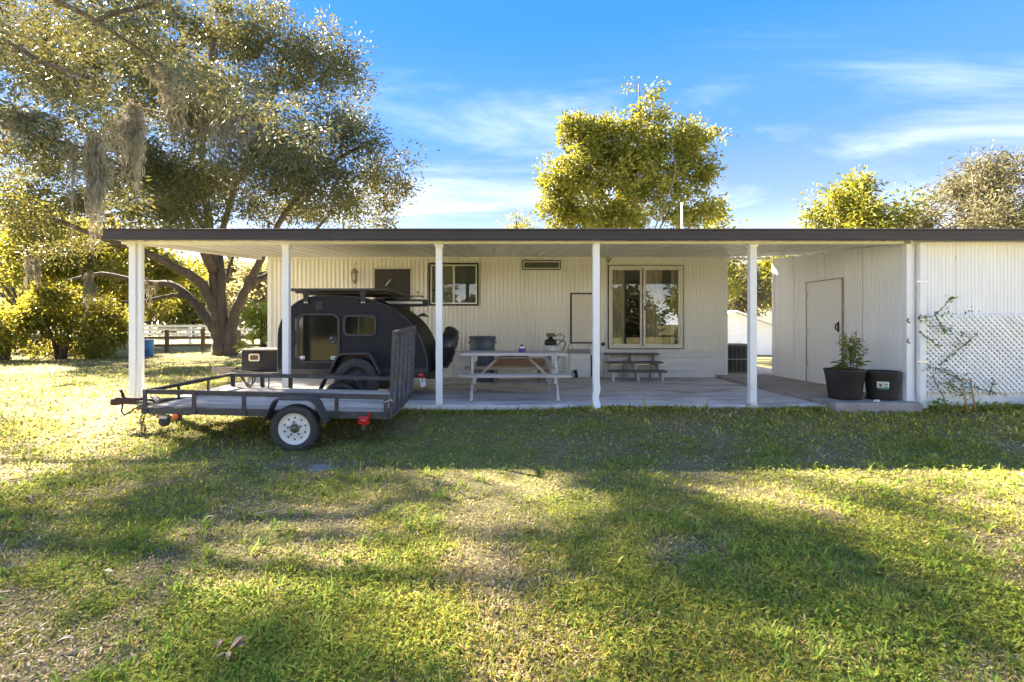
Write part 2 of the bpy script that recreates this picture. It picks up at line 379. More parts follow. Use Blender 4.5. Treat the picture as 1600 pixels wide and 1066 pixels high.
# ------------------------------------------------------------------ helpers
class MB:
    def __init__(s):
        s.v = []; s.f = []; s.sm = []
    def add(s, vs, fs, smooth=False):
        o = len(s.v)
        s.v.extend([tuple(v) for v in vs])
        for f in fs:
            s.f.append(tuple(i + o for i in f)); s.sm.append(smooth)
        return s
    def box(s, x0, x1, y0, y1, z0, z1, mtx=None):
        vs = [Vector(p) for p in ((x0, y0, z0), (x1, y0, z0), (x1, y1, z0), (x0, y1, z0), (x0, y0, z1), (x1, y0, z1), (x1, y1, z1), (x0, y1, z1))]
        if mtx is not None:
            vs = [mtx @ v for v in vs]
        return s.add(vs, ((0, 3, 2, 1), (4, 5, 6, 7), (0, 1, 5, 4), (1, 2, 6, 5), (2, 3, 7, 6), (3, 0, 4, 7)))
    def beam(s, p0, p1, w, h, up=(0, 0, 1)):
        p0 = Vector(p0); p1 = Vector(p1)
        d = (p1 - p0).normalized(); u = Vector(up)
        a = d.cross(u)
        if a.length < 1e-4:
            u = Vector((0, 1, 0)); a = d.cross(u)
        a.normalize(); u = a.cross(d).normalized()
        c = []
        for p in (p0, p1):
            for i, j in ((-1, -1), (1, -1), (1, 1), (-1, 1)):
                c.append(p + a * (w / 2 * i) + u * (h / 2 * j))
        return s.add(c, ((0, 1, 2, 3), (7, 6, 5, 4), (0, 4, 5, 1), (1, 5, 6, 2), (2, 6, 7, 3), (3, 7, 4, 0)))
    def tube(s, pts, r, n=8, cap=True):
        pts = [Vector(p) for p in pts]
        rs = r if isinstance(r, (list, tuple)) else [r] * len(pts)
        t = (pts[1] - pts[0]).normalized()
        a = t.orthogonal().normalized()
        vs = []
        for i, p in enumerate(pts):
            if 0 < i < len(pts) - 1:
                t = ((pts[i + 1] - p).normalized() + (p - pts[i - 1]).normalized())
                t = t.normalized() if t.length > 1e-6 else (pts[i + 1] - p).normalized()
            elif i == len(pts) - 1:
                t = (p - pts[i - 1]).normalized()
            a = (a - t * a.dot(t))
            a = a.normalized() if a.length > 1e-6 else t.orthogonal().normalized()
            b = t.cross(a)
            for k in range(n):
                q = 2 * math.pi * k / n
                vs.append(p + (a * math.cos(q) + b * math.sin(q)) * rs[i])
        fs = []
        for i in range(len(pts) - 1):
            for k in range(n):
                k2 = (k + 1) % n
                fs.append((i * n + k, i * n + k2, (i + 1) * n + k2, (i + 1) * n + k))
        s.add(vs, fs, True)
        if cap:
            o = len(s.v) - len(vs)
            s.f.append(tuple(o + k for k in reversed(range(n)))); s.sm.append(False)
            e = o + (len(pts) - 1) * n
            s.f.append(tuple(e + k for k in range(n))); s.sm.append(False)
        return s
    def lathe(s, prof, c=(0, 0, 0), axis='z', n=32, closed=False):
        c = Vector(c); vs = []
        for r, h in prof:
            for k in range(n):
                q = 2 * math.pi * k / n
                x, y = r * math.cos(q), r * math.sin(q)
                if axis == 'z': p = (x, y, h)
                elif axis == 'y': p = (x, h, y)
                else: p = (h, x, y)
                vs.append(c + Vector(p))
        fs = []
        m = len(prof)
        for i in range(m if closed else m - 1):
            j = (i + 1) % m
            for k in range(n):
                k2 = (k + 1) % n
                fs.append((i * n + k, i * n + k2, j * n + k2, j * n + k))
        return s.add(vs, fs, True)
    def prism(s, poly, y0, y1, axis='y'):
        """polygon in (x,z) swept from y0 to y1 (or in (y,z) along x)"""
        def P(a, b, h):
            return (a, h, b) if axis == 'y' else (h, a, b)
        n = len(poly)
        vs = [P(a, b, y0) for a, b in poly] + [P(a, b, y1) for a, b in poly]
        fs = [tuple(range(n)), tuple(reversed(range(n, 2 * n)))]
        for i in range(n):
            j = (i + 1) % n
            fs.append((i, i + n, j + n, j))
        return s.add(vs, fs)
    def ring(s, outer, inner, y0, y1):
        """frame between two (x,z) loops of equal length, swept in y"""
        n = len(outer)
        vs = []
        for y in (y0, y1):
            vs += [(a, y, b) for a, b in outer] + [(a, y, b) for a, b in inner]
        fs = []
        for i in range(n):
            j = (i + 1) % n
            fs.append((i, j, n + j, n + i))
            fs.append((2 * n + i, 3 * n + i, 3 * n + j, 2 * n + j))
            fs.append((i, 2 * n + i, 2 * n + j, j))
            fs.append((n + i, n + j, 3 * n + j, 3 * n + i))
        return s.add(vs, fs)
    def mesh(s, name):
        me = bpy.data.meshes.new(name)
        me.from_pydata(s.v, [], s.f)
        me.polygons.foreach_set('use_smooth', s.sm)
        bm = bmesh.new(); bm.from_mesh(me)
        bmesh.ops.recalc_face_normals(bm, faces=bm.faces)
        bm.to_mesh(me); bm.free()
        me.update()
        return me
    def build(s, name, material, parent=None, bevel=0.0, world=False):
        me = s.mesh(name)
        me.materials.append(M[material] if isinstance(material, str) else material)
        return link(name, me, parent, bevel, world)

def link(name, me, parent=None, bevel=0.0, world=False):
    o = bpy.data.objects.new(name, me)
    COL.objects.link(o)
    if bevel:
        b = o.modifiers.new('bevel', 'BEVEL'); b.width = bevel; b.segments = 2; b.limit_method = 'ANGLE'; b.angle_limit = R(40)
    if parent is not None:
        o.parent = parent
        if world:
            o.matrix_parent_inverse = root_matrix(parent).inverted()
    return o

def root_matrix(p):
    m = Matrix.LocRotScale(p.location, p.rotation_euler, p.scale)
    if p.parent is not None:
        m = root_matrix(p.parent) @ p.matrix_parent_inverse @ m
    return m

def tag(o, label, cat, group=None, kind=None):
    o['label'] = label; o['category'] = cat
    if group: o['group'] = group
    if kind: o['kind'] = kind
    return o

def thing(name, label, cat, loc=(0, 0, 0), rot=(0, 0, 0), group=None):
    o = bpy.data.objects.new(name, None)
    o.empty_display_size = 0.1
    o.location = loc; o.rotation_euler = rot
    COL.objects.link(o)
    return tag(o, label, cat, group)

def struct(o):
    o['kind'] = 'structure'
    return o

def copy_tree(o, parent=None):
    c = o.copy(); COL.objects.link(c)
    if parent is not None: c.parent = parent
    for ch in list(o.children):
        copy_tree(ch, c)
    return c

def fast_mesh(name, verts, tris, material, smooth=False, tint=None):
    """numpy arrays straight into a mesh; tris is (n,k)"""
    me = bpy.data.meshes.new(name)
    verts = np.asarray(verts, np.float32); tris = np.asarray(tris, np.int32)
    me.vertices.add(len(verts)); me.vertices.foreach_set('co', verts.ravel())
    k = tris.shape[1]
    me.loops.add(tris.size); me.loops.foreach_set('vertex_index', tris.ravel())
    me.polygons.add(len(tris)); me.polygons.foreach_set('loop_start', np.arange(0, tris.size, k, dtype=np.int32))
    me.update(calc_edges=True)
    if tint is not None:
        a = me.attributes.new('tint', 'FLOAT_COLOR', 'POINT')
        t = np.ones((len(verts), 4), np.float32); t[:, :3] = tint
        a.data.foreach_set('color', t.ravel())
    me.materials.append(M[material])
    return me

def vnoise(x, y, scale, seed):
    r = np.random.default_rng(seed)
    tab = r.random((64, 64))
    u, v = np.asarray(x) / scale, np.asarray(y) / scale
    iu, iv = np.floor(u).astype(int), np.floor(v).astype(int)
    fu, fv = u - iu, v - iv
    fu = fu * fu * (3 - 2 * fu); fv = fv * fv * (3 - 2 * fv)
    g = lambda a, b: tab[a % 64, b % 64]
    return (g(iu, iv) * (1 - fu) + g(iu + 1, iv) * fu) * (1 - fv) + (g(iu, iv + 1) * (1 - fu) + g(iu + 1, iv + 1) * fu) * fv

def rrect(x0, x1, z0, z1, r, n=6):
    pts = []
    for cx, cz, a0 in ((x1 - r, z0 + r, -90), (x1 - r, z1 - r, 0), (x0 + r, z1 - r, 90), (x0 + r, z0 + r, 180)):
        for k in range(n + 1):
            a = R(a0 + 90 * k / n)
            pts.append((cx + r * math.cos(a), cz + r * math.sin(a)))
    return pts

# ------------------------------------------------------------------ ground
GY = [-200, 0, 3, 5.3, 7.1, 9, 14, 400]
GZ = [-0.22, -0.20, -0.17, -0.115, 0.035, 0.02, 0.0, 0.0]
def gz(x, y):
    x = np.asarray(x, float); y = np.asarray(y, float)
    z = np.interp(y, GY, GZ)
    near = np.clip(1.4 - np.hypot(x, y) / 25, 0, 1)
    return z + near * ((vnoise(x, y, 1.7, 3) - 0.5) * 0.05 + (vnoise(x, y, 0.55, 4) - 0.5) * 0.02)
def gz1(x, y):
    return float(gz(np.array([x]), np.array([y]))[0])

def build_ground():
    ax = np.concatenate([[-600, -300, -150, -90, -60], np.arange(-40, -12, 1.0), np.arange(-12, 10, 0.22), np.arange(10, 40, 1.5), [60, 90, 150, 300, 600]])
    ay = np.concatenate([[-400, -150, -60, -25, -10, -4], np.arange(-2, 9, 0.2), np.arange(9, 30, 0.8), np.arange(30, 80, 4), [100, 150, 300, 700]])
    X, Y = np.meshgrid(ax, ay)
    Z = gz(X, Y)
    inside = (X > -4.7) & (X < 12.5) & (Y > 7.25) & (Y < 15)
    Z = np.where(inside, -0.12, Z)
    n, m = X.shape
    idx = np.arange(n * m).reshape(n, m)
    q = np.stack([idx[:-1, :-1], idx[:-1, 1:], idx[1:, 1:], idx[1:, :-1]], -1).reshape(-1, 4)
    me = fast_mesh('ground', np.stack([X, Y, Z], -1).reshape(-1, 3), q, 'ground')
    me.polygons.foreach_set('use_smooth', np.ones(len(me.polygons), bool))
    struct(link('ground', me))
build_ground()

slab = struct(MB().box(-4.98, 4.575, 7.12, 10.70, -0.1, 0.10).build('patio_slab', 'concrete', bevel=0.012))
walk = struct(MB().box(4.58, 5.755, 6.90, 10.70, -0.1, 0.16).box(4.86, 6.6, 10.705, 16.0, -0.1, 0.157).build('walkway', 'concrete_old', bevel=0.012))

# ------------------------------------------------------------------ house
WY = 10.73
house = thing('mobile_home', 'long cream mobile home with corrugated siding behind the covered patio', 'house', (0, WY, 0.1))
def siding(x0, x1, z0, z1, y, prof, xs, openings):
    mb = MB()
    cuts = sorted(set([round(v, 5) for v in xs if x0 <= v <= x1] + [x0, x1] + [o[i] for o in openings for i in (0, 1) if x0 < o[i] < x1]))
    for a, b in zip(cuts[:-1], cuts[1:]):
        if b - a < 1e-5: continue
        mid = (a + b) / 2
        zs = [(z0, z1)]
        for ox0, ox1, oz0, oz1 in openings:
            if ox0 < mid < ox1:
                zs = [(z0, oz0), (oz1, z1)]
        for c, d in zs:
            ya, yb = y + prof(a), y + prof(b)
            mb.add([(a, ya, c), (b, yb, c), (b, yb, d), (a, ya, d)], [(0, 1, 2, 3)], False)
    return mb
P = 0.088
corr = lambda x: 0.010 * math.cos(2 * math.pi * x / P)
win = (-1.394, -0.375, 1.615, 2.487)
sld = (2.346, 3.905, 0.704, 2.446)
mbs = siding(-4.76, 2.18, 0.652, 2.76, WY, corr, np.arange(-4.76, 2.18, P / 8), [win])
w1 = mbs.build('corrugated_wall', 'siding', house, world=True)
for p_ in w1.data.polygons: p_.use_smooth = True
def vgroove(pitch, w, d):
    def f(x):
        t = (x % pitch)
        return d if t < w else 0.0
    return f
def groove_xs(x0, x1, pitch, w):
    out = []
    k = math.floor(x0 / pitch)
    while k * pitch < x1:
        for e in (0.0005, w * 0.5, w - 0.0005, w + 0.004):
            out.append(k * pitch + e)
        k += 1
    return out
def gprof(pitch, w, d):
    def f(x):
        t = x % pitch
        if t > w: return 0.0
        return d * (1 - abs(t - w / 2) / (w / 2))
    return f
siding(2.18, 4.83, 0.652, 2.76, WY - 0.004, gprof(0.087, 0.03, 0.010), groove_xs(2.18, 4.83, 0.087, 0.03), [sld]).build('grooved_wall', 'siding', house, world=True)
# hollow shell: back, ends, floor
sh = MB()
sh.box(-4.76, 4.83, 14.7, 14.78, 0.1, 2.76)
sh.box(-4.76, -4.68, WY + 0.02, 14.69, 0.1, 2.76)
sh.box(4.75, 4.83, WY + 0.02, 14.69, 0.1, 2.76)
sh.build('end_wall', 'siding', house, world=True)
sh = MB()
sh.box(-4.66, 4.73, WY + 0.04, 14.68, 0.58, 0.66)
sh.box(-4.66, 4.73, WY + 0.04, 14.68, 2.62, 2.70)
sh.box(-4.66, 4.73, 13.2, 13.25, 0.67, 2.61)
sh.box(-0.1, -0.05, WY + 0.04, 13.19, 0.67, 2.61)
sh.build('interior_shell', 'interior', house, world=True)
rf = MB().prism([(10.62, 2.78), (14.9, 2.78), (14.9, 2.84), (12.7, 3.30), (10.62, 2.84)], -4.9, 4.95, 'x')
rf.build('roof', 'fascia', house, world=True)
MB().box(-4.78, -4.70, WY - 0.022, WY + 0.05, 0.10, 2.70).build('corner_trim', 'white', house, world=True)
MB().box(4.78, 4.845, WY - 0.022, WY + 0.05, 0.10, 2.70).build('corner_trim', 'white', house, world=True)
MB().box(-4.7, 4.78, WY - 0.03, WY - 0.012, 2.585, 2.625).build('top_trim', 'white', house, world=True)
# skirting: ribbed section and four horizontal boards
siding(-4.70, 2.18, 0.101, 0.640, WY - 0.014, gprof(0.18, 0.03, 0.012), groove_xs(-4.7, 2.18, 0.18, 0.03), []).build('ribbed_skirting', 'skirt', house, world=True)
MB().box(-4.70, 2.18, WY - 0.032, WY - 0.016, 0.640, 0.656).build('ledge', 'alu', house, world=True)
for k in range(4):
    z0 = 0.101 + k * 0.139
    MB().prism([(WY - 0.010, z0), (WY - 0.034, z0 + 0.004), (WY - 0.020, z0 + 0.137), (WY - 0.010, z0 + 0.137)], 2.185, 4.775, 'x').build('skirting_board', 'skirt', house, world=True)

def frame_mb(x0, x1, z0, z1, w, y0, y1):
    return MB().ring([(x0, z0), (x1, z0), (x1, z1), (x0, z1)], [(x0 + w, z0 + w), (x1 - w, z0 + w), (x1 - w, z1 - w), (x0 + w, z1 - w)], y0, y1)
# small window
x0, x1, z0, z1 = win
wf = frame_mb(x0 - 0.012, x1 + 0.012, z0 - 0.012, z1 + 0.012, 0.036, WY - 0.045, WY + 0.03).build('window', 'black_trim', house, world=True)
wf['label'] = 'small sliding window with black outer frame'
frame_mb(x0 + 0.025, x1 - 0.025, z0 + 0.025, z1 - 0.025, 0.026, WY - 0.036, WY + 0.02).build('frame', 'alu', wf, world=True)
xm = (x0 + x1) / 2 + 0.0
MB().box(xm - 0.02, xm + 0.02, WY - 0.034, WY + 0.01, z0 + 0.052, z1 - 0.052).build('mullion', 'frame_white', wf, world=True)
MB().box(x0 + 0.05, xm - 0.02, WY - 0.006, WY - 0.002, z0 + 0.05, z1 - 0.05).build('pane', 'glass', wf, world=True)
MB().box(xm + 0.02, x1 - 0.05, WY - 0.012, WY - 0.008, z0 + 0.05, z1 - 0.05).build('pane', 'glass', wf, world=True)
MB().box(xm + 0.03, x1 - 0.052, WY + 0.005, WY + 0.009, z0 + 0.051, z1 - 0.051).build('insect_screen', 'screen', wf, world=True)
MB().box(x0 + 0.055, x0 + 0.16, WY - 0.02, WY - 0.01, z0 + 0.30, z0 + 0.325).build('latch', 'black_trim', wf, world=True)
bl = MB()
for k in range(34):
    zz = z0 + 0.03 + k * 0.0245
    bl.prism([(WY + 0.050, zz), (WY + 0.064, zz + 0.020), (WY + 0.066, zz + 0.0195), (WY + 0.052, zz - 0.001)], x0 + 0.02, xm + 0.05, 'x')
tag(bl.build('window_blind', 'blind'), 'cream slatted blind closed behind the small black-framed window', 'blind')

# sliding glass door
x0, x1, z0, z1 = sld
sd = frame_mb(x0 - 0.006, x1 + 0.006, z0 - 0.006, z1 + 0.006, 0.016, WY - 0.05, WY + 0.03).build('sliding_door', 'black_trim', house, world=True)
sd['label'] = 'sliding glass door with two tall panes'
frame_mb(x0 + 0.010, x1 - 0.010, z0 + 0.010, z1 - 0.010, 0.042, WY - 0.062, WY + 0.04).build('frame', 'frame_white', sd, world=True)
xm = x0 + 0.745
for a, b, yy in ((x0 + 0.052, xm - 0.03, WY + 0.0), (xm - 0.012, x1 - 0.052, WY - 0.024)):
    frame_mb(a, b, z0 + 0.052, z1 - 0.052, 0.045, yy - 0.014, yy + 0.014).build('sash', 'frame_white', sd, world=True)
    MB().box(a + 0.045, b - 0.045, yy - 0.003, yy + 0.003, z0 + 0.097, z1 - 0.097).build('pane', 'glass', sd, world=True)
MB().box(xm - 0.030, xm - 0.013, WY - 0.03, WY + 0.02, z0 + 0.055, z1 - 0.055).build('meeting_rail', 'black_trim', sd, world=True)
MB().box(xm + 0.004, xm + 0.022, WY - 0.055, WY - 0.04, 1.50, 1.60).build('handle', 'black_trim', sd, world=True)

# dark rear door
dx0, dx1, dz0, dz1 = -2.52, -1.81, 0.62, 2.366
dd = MB().box(dx0, dx1, WY - 0.035, WY - 0.012, dz0, dz1).build('rear_door', 'dark_door', house, bevel=0.004, world=True)
dd['label'] = 'dark grey rear door'
frame_mb(dx0 - 0.012, dx1 + 0.012, dz0 - 0.012, dz1 + 0.014, 0.012, WY - 0.04, WY).build('frame', 'black_trim', dd, world=True)
MB().box(dx0 - 0.06, dx1 + 0.05, WY - 0.06, WY - 0.041, dz1 + 0.002, dz1 + 0.022).build('drip_cap', 'alu', dd, world=True)
dh = MB().tube([(-2.30, WY - 0.05, 2.02), (-2.24, WY - 0.075, 2.09), (-2.19, WY - 0.07, 2.15)], 0.011, 8)
dh.build('handle', 'tank', dd, world=True)
MB().prism([(-2.27, 2.00), (-2.06, 2.00), (-2.20, 2.10)], WY - 0.06, WY - 0.036).build('vent_flap', 'black_trim', dd, world=True)

# high vent
vx0, vx1, vz0, vz1 = 0.55, 1.354, 2.355, 2.554
vt = frame_mb(vx0, vx1, vz0, vz1, 0.018, WY - 0.035, WY).build('vent', 'black_trim', house, world=True)
frame_mb(vx0 + 0.019, vx1 - 0.019, vz0 + 0.019, vz1 - 0.019, 0.022, WY - 0.03, WY).build('frame', 'alu', vt, world=True)
MB().box(vx0 + 0.041, vx1 - 0.041, WY - 0.012, WY - 0.010, vz0 + 0.041, vz1 - 0.041).build('backing', 'black_trim', vt, world=True)
for k in range(4):
    zz = vz0 + 0.048 + k * 0.028
    MB().prism([(WY - 0.028, zz), (WY - 0.014, zz + 0.020), (WY - 0.014, zz + 0.023), (WY - 0.028, zz + 0.003)], vx0 + 0.042, vx1 - 0.042, 'x').build('louvre', 'ac', vt, world=True)

# board with dark edging
bx0, bx1, bz0, bz1 = 1.555, 2.10, 0.812, 1.872
bp_ = MB().box(bx0 + 0.03, bx1 - 0.03, WY - 0.026, WY - 0.012, bz0 + 0.03, bz1 - 0.03).build('access_panel', 'frame_white', house, world=True)
frame_mb(bx0, bx1, bz0, bz1, 0.030, WY - 0.034, WY - 0.006).build('edging', 'black_trim', bp_, world=True)
# crawl space hatch, stain strip, pipes
hx = MB().box(1.545, 1.975, WY - 0.050, WY - 0.034, 0.105, 0.60).build('crawl_hatch', 'skirt', house, bevel=0.006, world=True)
MB().box(1.50, 1.98, WY - 0.045, WY - 0.033, 0.605, 0.70).build('stained_strip', 'stain', house, world=True)
MB().box(1.985, 2.035, WY - 0.030, WY - 0.028, 0.12, 0.58).build('gap', 'black_trim', house, world=True)
MB().box(2.12, 2.17, WY - 0.060, WY - 0.034, 0.14, 0.60).build('conduit', 'alu', house, world=True)
pv = MB().tube([(1.44, WY - 0.06, 0.66), (1.45, WY - 0.08, 0.42), (1.44, WY - 0.10, 0.28), (1.50, WY - 0.12, 0.24), (1.60, WY - 0.12, 0.24)], 0.026, 10)
pv.tube([(1.30, WY - 0.2, 0.22), (1.45, WY - 0.16, 0.24), (1.62, WY - 0.14, 0.16)], 0.022, 10)
pv.build('drain_pipe', 'tank', house, world=True)
MB().tube([(1.60, WY - 0.12, 0.24), (1.66, WY - 0.12, 0.24), (1.665, WY - 0.12, 0.12)], 0.034, 10).build('pipe_elbow', 'black_trim', house, world=True)
ou = MB().lathe([(0.0, -0.055), (0.032, -0.05), (0.042, -0.02), (0.042, 0.0)], (2.24, WY - 0.004, 0.80), 'y', 16)
ou.tube([(2.24, WY - 0.045, 0.80), (2.24, WY - 0.075, 0.775)], 0.014, 8)
ou.build('outdoor_tap', 'dark_steel', house, world=True)
hk = MB().tube([(2.33, WY - 0.02, 2.50), (2.40, WY - 0.05, 2.58), (2.31, WY - 0.12, 2.60), (2.27, WY - 0.16, 2.55), (2.33, WY - 0.16, 2.52)], 0.011, 8)
hk.build('hanger_arm', 'dark_steel', house, world=True)
MB().box(4.70, 4.86, WY - 0.10, WY - 0.024, 2.56, 2.635).build('beam_end', 'white', house, world=True)
an = MB().tube([(4.9, 13.5, 3.0), (4.9, 13.5, 4.42)], 0.022, 8)
an.build('vent_mast', 'white', house, world=True)

# curtains hang inside
def curtain(x0, x1, amp, ph, label):
    mb = MB(); n = 90
    vs = []; fs = []
    for k in range(n + 1):
        x = x0 + (x1 - x0) * k / n
        for j, z in enumerate((0.74, 1.2, 1.8, 2.42)):
            a = amp * (1.0 - 0.25 * j / 3)
            vs.append((x + 0.01 * math.sin(x * 60 + j), WY + 0.14 + a * math.sin(x * 62 + ph) + 0.35 * a * math.sin(x * 23 + j * 0.5), z))
    for k in range(n):
        for j in range(3):
            fs.append((k * 4 + j, (k + 1) * 4 + j, (k + 1) * 4 + j + 1, k * 4 + j + 1))
    mb.add(vs, fs, True)
    o = mb.build('curtain', 'curtain')
    return tag(o, label, 'curtain', 'curtains inside the sliding glass door')
curtain(2.40, 2.72, 0.022, 0.3, 'tan curtain drawn to the edge of the fixed pane nearest the white patio post')
curtain(3.15, 3.52, 0.026, 1.2, 'wide tan curtain hanging just past the middle rail of the sliding door')
curtain(3.72, 3.87, 0.022, 2.2, 'narrow tan curtain bunched at the frame edge farthest from the patio post')

# ------------------------------------------------------------------ porch roof with posts
CZ0, CSL = 2.367, 0.0665
cz = lambda y: CZ0 + CSL * (y - 6.9)
porch = thing('patio_cover', 'flat white patio cover with dark brown fascia on square white posts', 'patio cover', (0, 7.12, 0.1))
fp = [(6.860, 2.352), (6.875, 2.352), (6.875, 2.365), (6.900, 2.365), (6.900, 2.500), (6.850, 2.507), (6.838, 2.502), (6.838, 2.482), (6.848, 2.474), (6.848, 2.425), (6.842, 2.420), (6.842, 2.358)]
MB().prism(fp, -5.26, 12.8, 'x').build('fascia', 'fascia', porch, world=True)
MB().prism([(6.905, cz(6.905)), (10.72, cz(10.72)), (10.72, cz(10.72) + 0.10), (6.905, cz(6.905) + 0.10)], -5.262, -5.235, 'x').build('side_fascia', 'fascia', porch, world=True)
MB().prism([(6.902, cz(6.902) + 0.036), (10.72, cz(10.72) + 0.036), (10.72, cz(10.72) + 0.10), (6.902, cz(6.902) + 0.118)], -5.233, 12.8, 'x').build('roof_deck', 'white', porch, world=True)
MB().box(-5.22, 5.68, 7.125, 7.205, 2.343, cz(7.125) - 0.003).build('front_beam', 'siding', porch, bevel=0.004, world=True)
MB().prism([(7.21, cz(7.21) - 0.055), (10.70, cz(10.70) - 0.055), (10.70, cz(10.70) - 0.002), (7.21, cz(7.21) - 0.002)], -4.99, -4.90, 'x').build('side_beam', 'siding', porch, world=True)
MB().box(4.86, 5.74, 10.66, 10.72, 2.565, 2.612).build('back_beam', 'siding', porch, world=True)
pw = 0.3048
y0, y1 = 6.903, 10.70
npan = 36
# one interlocking pan: flat with a small stepped lip along each joint
def pan_mb():
    mb = MB()
    prof = [(0.001, 0.0), (0.016, 0.0), (0.020, 0.012), (0.150, 0.012), (0.154, 0.004), (0.164, 0.004), (0.168, 0.012), (0.286, 0.012), (0.290, 0.0), (pw - 0.004, 0.0), (pw - 0.004, 0.030), (0.001, 0.030)]
    L = y1 - y0
    n = len(prof)
    vs = [(a, 0, h) for a, h in prof] + [(a, L, h + CSL * L) for a, h in prof]
    fs = [tuple(range(n)), tuple(reversed(range(n, 2 * n)))] + [(i, i + n, (i + 1) % n + n, (i + 1) % n) for i in range(n)]
    return mb.add(vs, fs)
pan_me = pan_mb().mesh('ceiling_panel'); pan_me.materials.append(M['ceiling'])
for k in range(npan):
    o = link('ceiling_panel', pan_me, porch)
    o.location = (-5.225 + k * pw, y0 - 7.12, CZ0 - 0.1)
def post_mb(x0, x1, y0=7.12, y1=7.21, z0=0.101, z1=2.342):
    mb = MB().box(x0, x1, y0, y1, z0, z1)
    return mb
for i, (x0, x1) in enumerate(((-5.11, -5.02), (-2.975, -2.885), (-0.84, -0.75), (3.535, 3.63))):
    post_mb(x0, x1).build('post', 'white', porch, bevel=0.005, world=True)
post_mb(5.68, 5.745, 7.08, 7.16).build('post', 'white', porch, bevel=0.005, world=True)
# thin companion post beside the outermost one
post_mb(-4.995, -4.935, 7.13, 7.19).build('post', 'white', porch, bevel=0.005, world=True)
# damaged post with crumpled foot
dp = MB()
zs = [2.342, 1.6, 0.9, 0.45, 0.32, 0.22, 0.12, 0.03]
off = [(0, 0), (0, 0), (0, 0), (0, 0), (0.008, 0), (-0.010, -0.006), (0.004, -0.012), (0.03, -0.03)]
hw = [0.045, 0.045, 0.045, 0.045, 0.047, 0.041, 0.049, 0.046]
vs = []; fs = []
for z, (ox, oy), h in zip(zs, off, hw):
    for i, j in ((-1, -1), (1, -1), (1, 1), (-1, 1)):
        vs.append((1.38 + ox + h * i, 7.075 + oy + h * j, z))
for a in range(len(zs) - 1):
    for k in range(4):
        fs.append((a * 4 + k, (a + 1) * 4 + k, (a + 1) * 4 + (k + 1) % 4, a * 4 + (k + 1) % 4))
fs += [(0, 1, 2, 3), tuple(len(vs) - 1 - k for k in range(4))]
dp.add(vs, fs)
o = dp.build('post', 'white', porch, bevel=0.005, world=True)
o['label'] = 'white post with a crumpled foot'
for x in (-5.065, -2.93, -0.795, 3.58):
    MB().box(x - 0.06, x + 0.06, 7.105, 7.225, 2.30, 2.341).build('bracket', 'white', porch, bevel=0.003, world=True)
    MB().box(x - 0.065, x + 0.065, 7.122, 7.23, 0.1015, 0.108).build('base_plate', 'alu', porch, world=True)

# ------------------------------------------------------------------ attached shed
SX = 5.76
shed = thing('shed', 'white utility shed with ribbed metal walls beside the covered patio', 'shed', (9.2, 7.12, 0.1))
# front wall, panels 0.61 wide
xs = SX + 0.02
k = 0
while xs < 12.6:
    x1 = min(xs + 0.61, 12.6)
    siding(xs + 0.0015, x1 - 0.0015, 0.02, 2.37, 7.125 - 0.003 * (k % 2), gprof(0.0508, 0.012, 0.006), groove_xs(xs, x1, 0.0508, 0.012), []).build('wall_panel', 'shed_siding', shed, world=True)
    xs = x1; k += 1
MB().box(SX + 0.02, 12.6, 7.105, 7.119, 0.02, 0.21).build('base_strip', 'white', shed, bevel=0.004, world=True)
# side wall facing the patio, panels in y
def side_panel(y0, y1, z0, z1, x):
    mb = MB()
    pr = gprof(0.0508, 0.012, 0.006)
    cuts = sorted(set([y0, y1] + [v for v in groove_xs(y0, y1, 0.0508, 0.012) if y0 < v < y1]))
    for a, b in zip(cuts[:-1], cuts[1:]):
        mb.add([(x + pr(a), a, z0), (x + pr(a), a, z1), (x + pr(b), b, z1), (x + pr(b), b, z0)], [(0, 1, 2, 3)])
    return mb
DY0, DY1, DZ1 = 8.50, 9.46, 1.98
edges = [7.165, 7.60, 8.05, 8.48, 8.98, 9.48, 9.9, 10.3, 10.63]
for i, (a, b) in enumerate(zip(edges[:-1], edges[1:])):
    zlo = 0.162
    if a >= 8.47 and b <= 9.49:
        zlo = DZ1 + 0.02
    side_panel(a + 0.0015, b - 0.0015, zlo, cz(a) - 0.01, SX + 0.003 * (i % 2)).build('wall_panel', 'shed_siding', shed, world=True)
MB().box(SX + 0.03, 12.6, 10.55, 10.63, 0.0, 2.55).box(SX + 0.02, SX + 0.05, 7.14, 10.54, 0.17, cz(7.2)).build('back_wall', 'shed_siding', shed, world=True)
MB().box(SX - 0.02, SX + 0.03, 10.60, 10.66, 0.162, 2.56).build('corner_trim', 'white', shed, bevel=0.003, world=True)
MB().box(5.755, 5.80, 7.100, 7.16, 0.162, 2.36).build('corner_trim', 'white', shed, bevel=0.003, world=True)
door = MB().box(SX - 0.022, SX - 0.002, DY0, DY1, 0.175, DZ1).build('door', 'shed_siding', shed, bevel=0.004, world=True)
fr = MB().box(SX - 0.030, SX - 0.001, DY0 - 0.016, DY0 - 0.004, 0.165, DZ1 + 0.016).box(SX - 0.030, SX - 0.001, DY1 + 0.004, DY1 + 0.016, 0.165, DZ1 + 0.016).box(SX - 0.030, SX - 0.001, DY0 - 0.003, DY1 + 0.003, DZ1 + 0.004, DZ1 + 0.016)
fr.build('frame', 'lantern', door, world=True)
hd = MB().box(SX - 0.034, SX - 0.023, DY0 + 0.055, DY0 + 0.095, 1.09, 1.26).tube([(SX - 0.034, DY0 + 0.075, 1.12), (SX - 0.075, DY0 + 0.075, 1.14), (SX - 0.075, DY0 + 0.075, 1.21), (SX - 0.034, DY0 + 0.075, 1.23)], 0.012, 8)
hd.build('handle', 'black_trim', door, world=True)
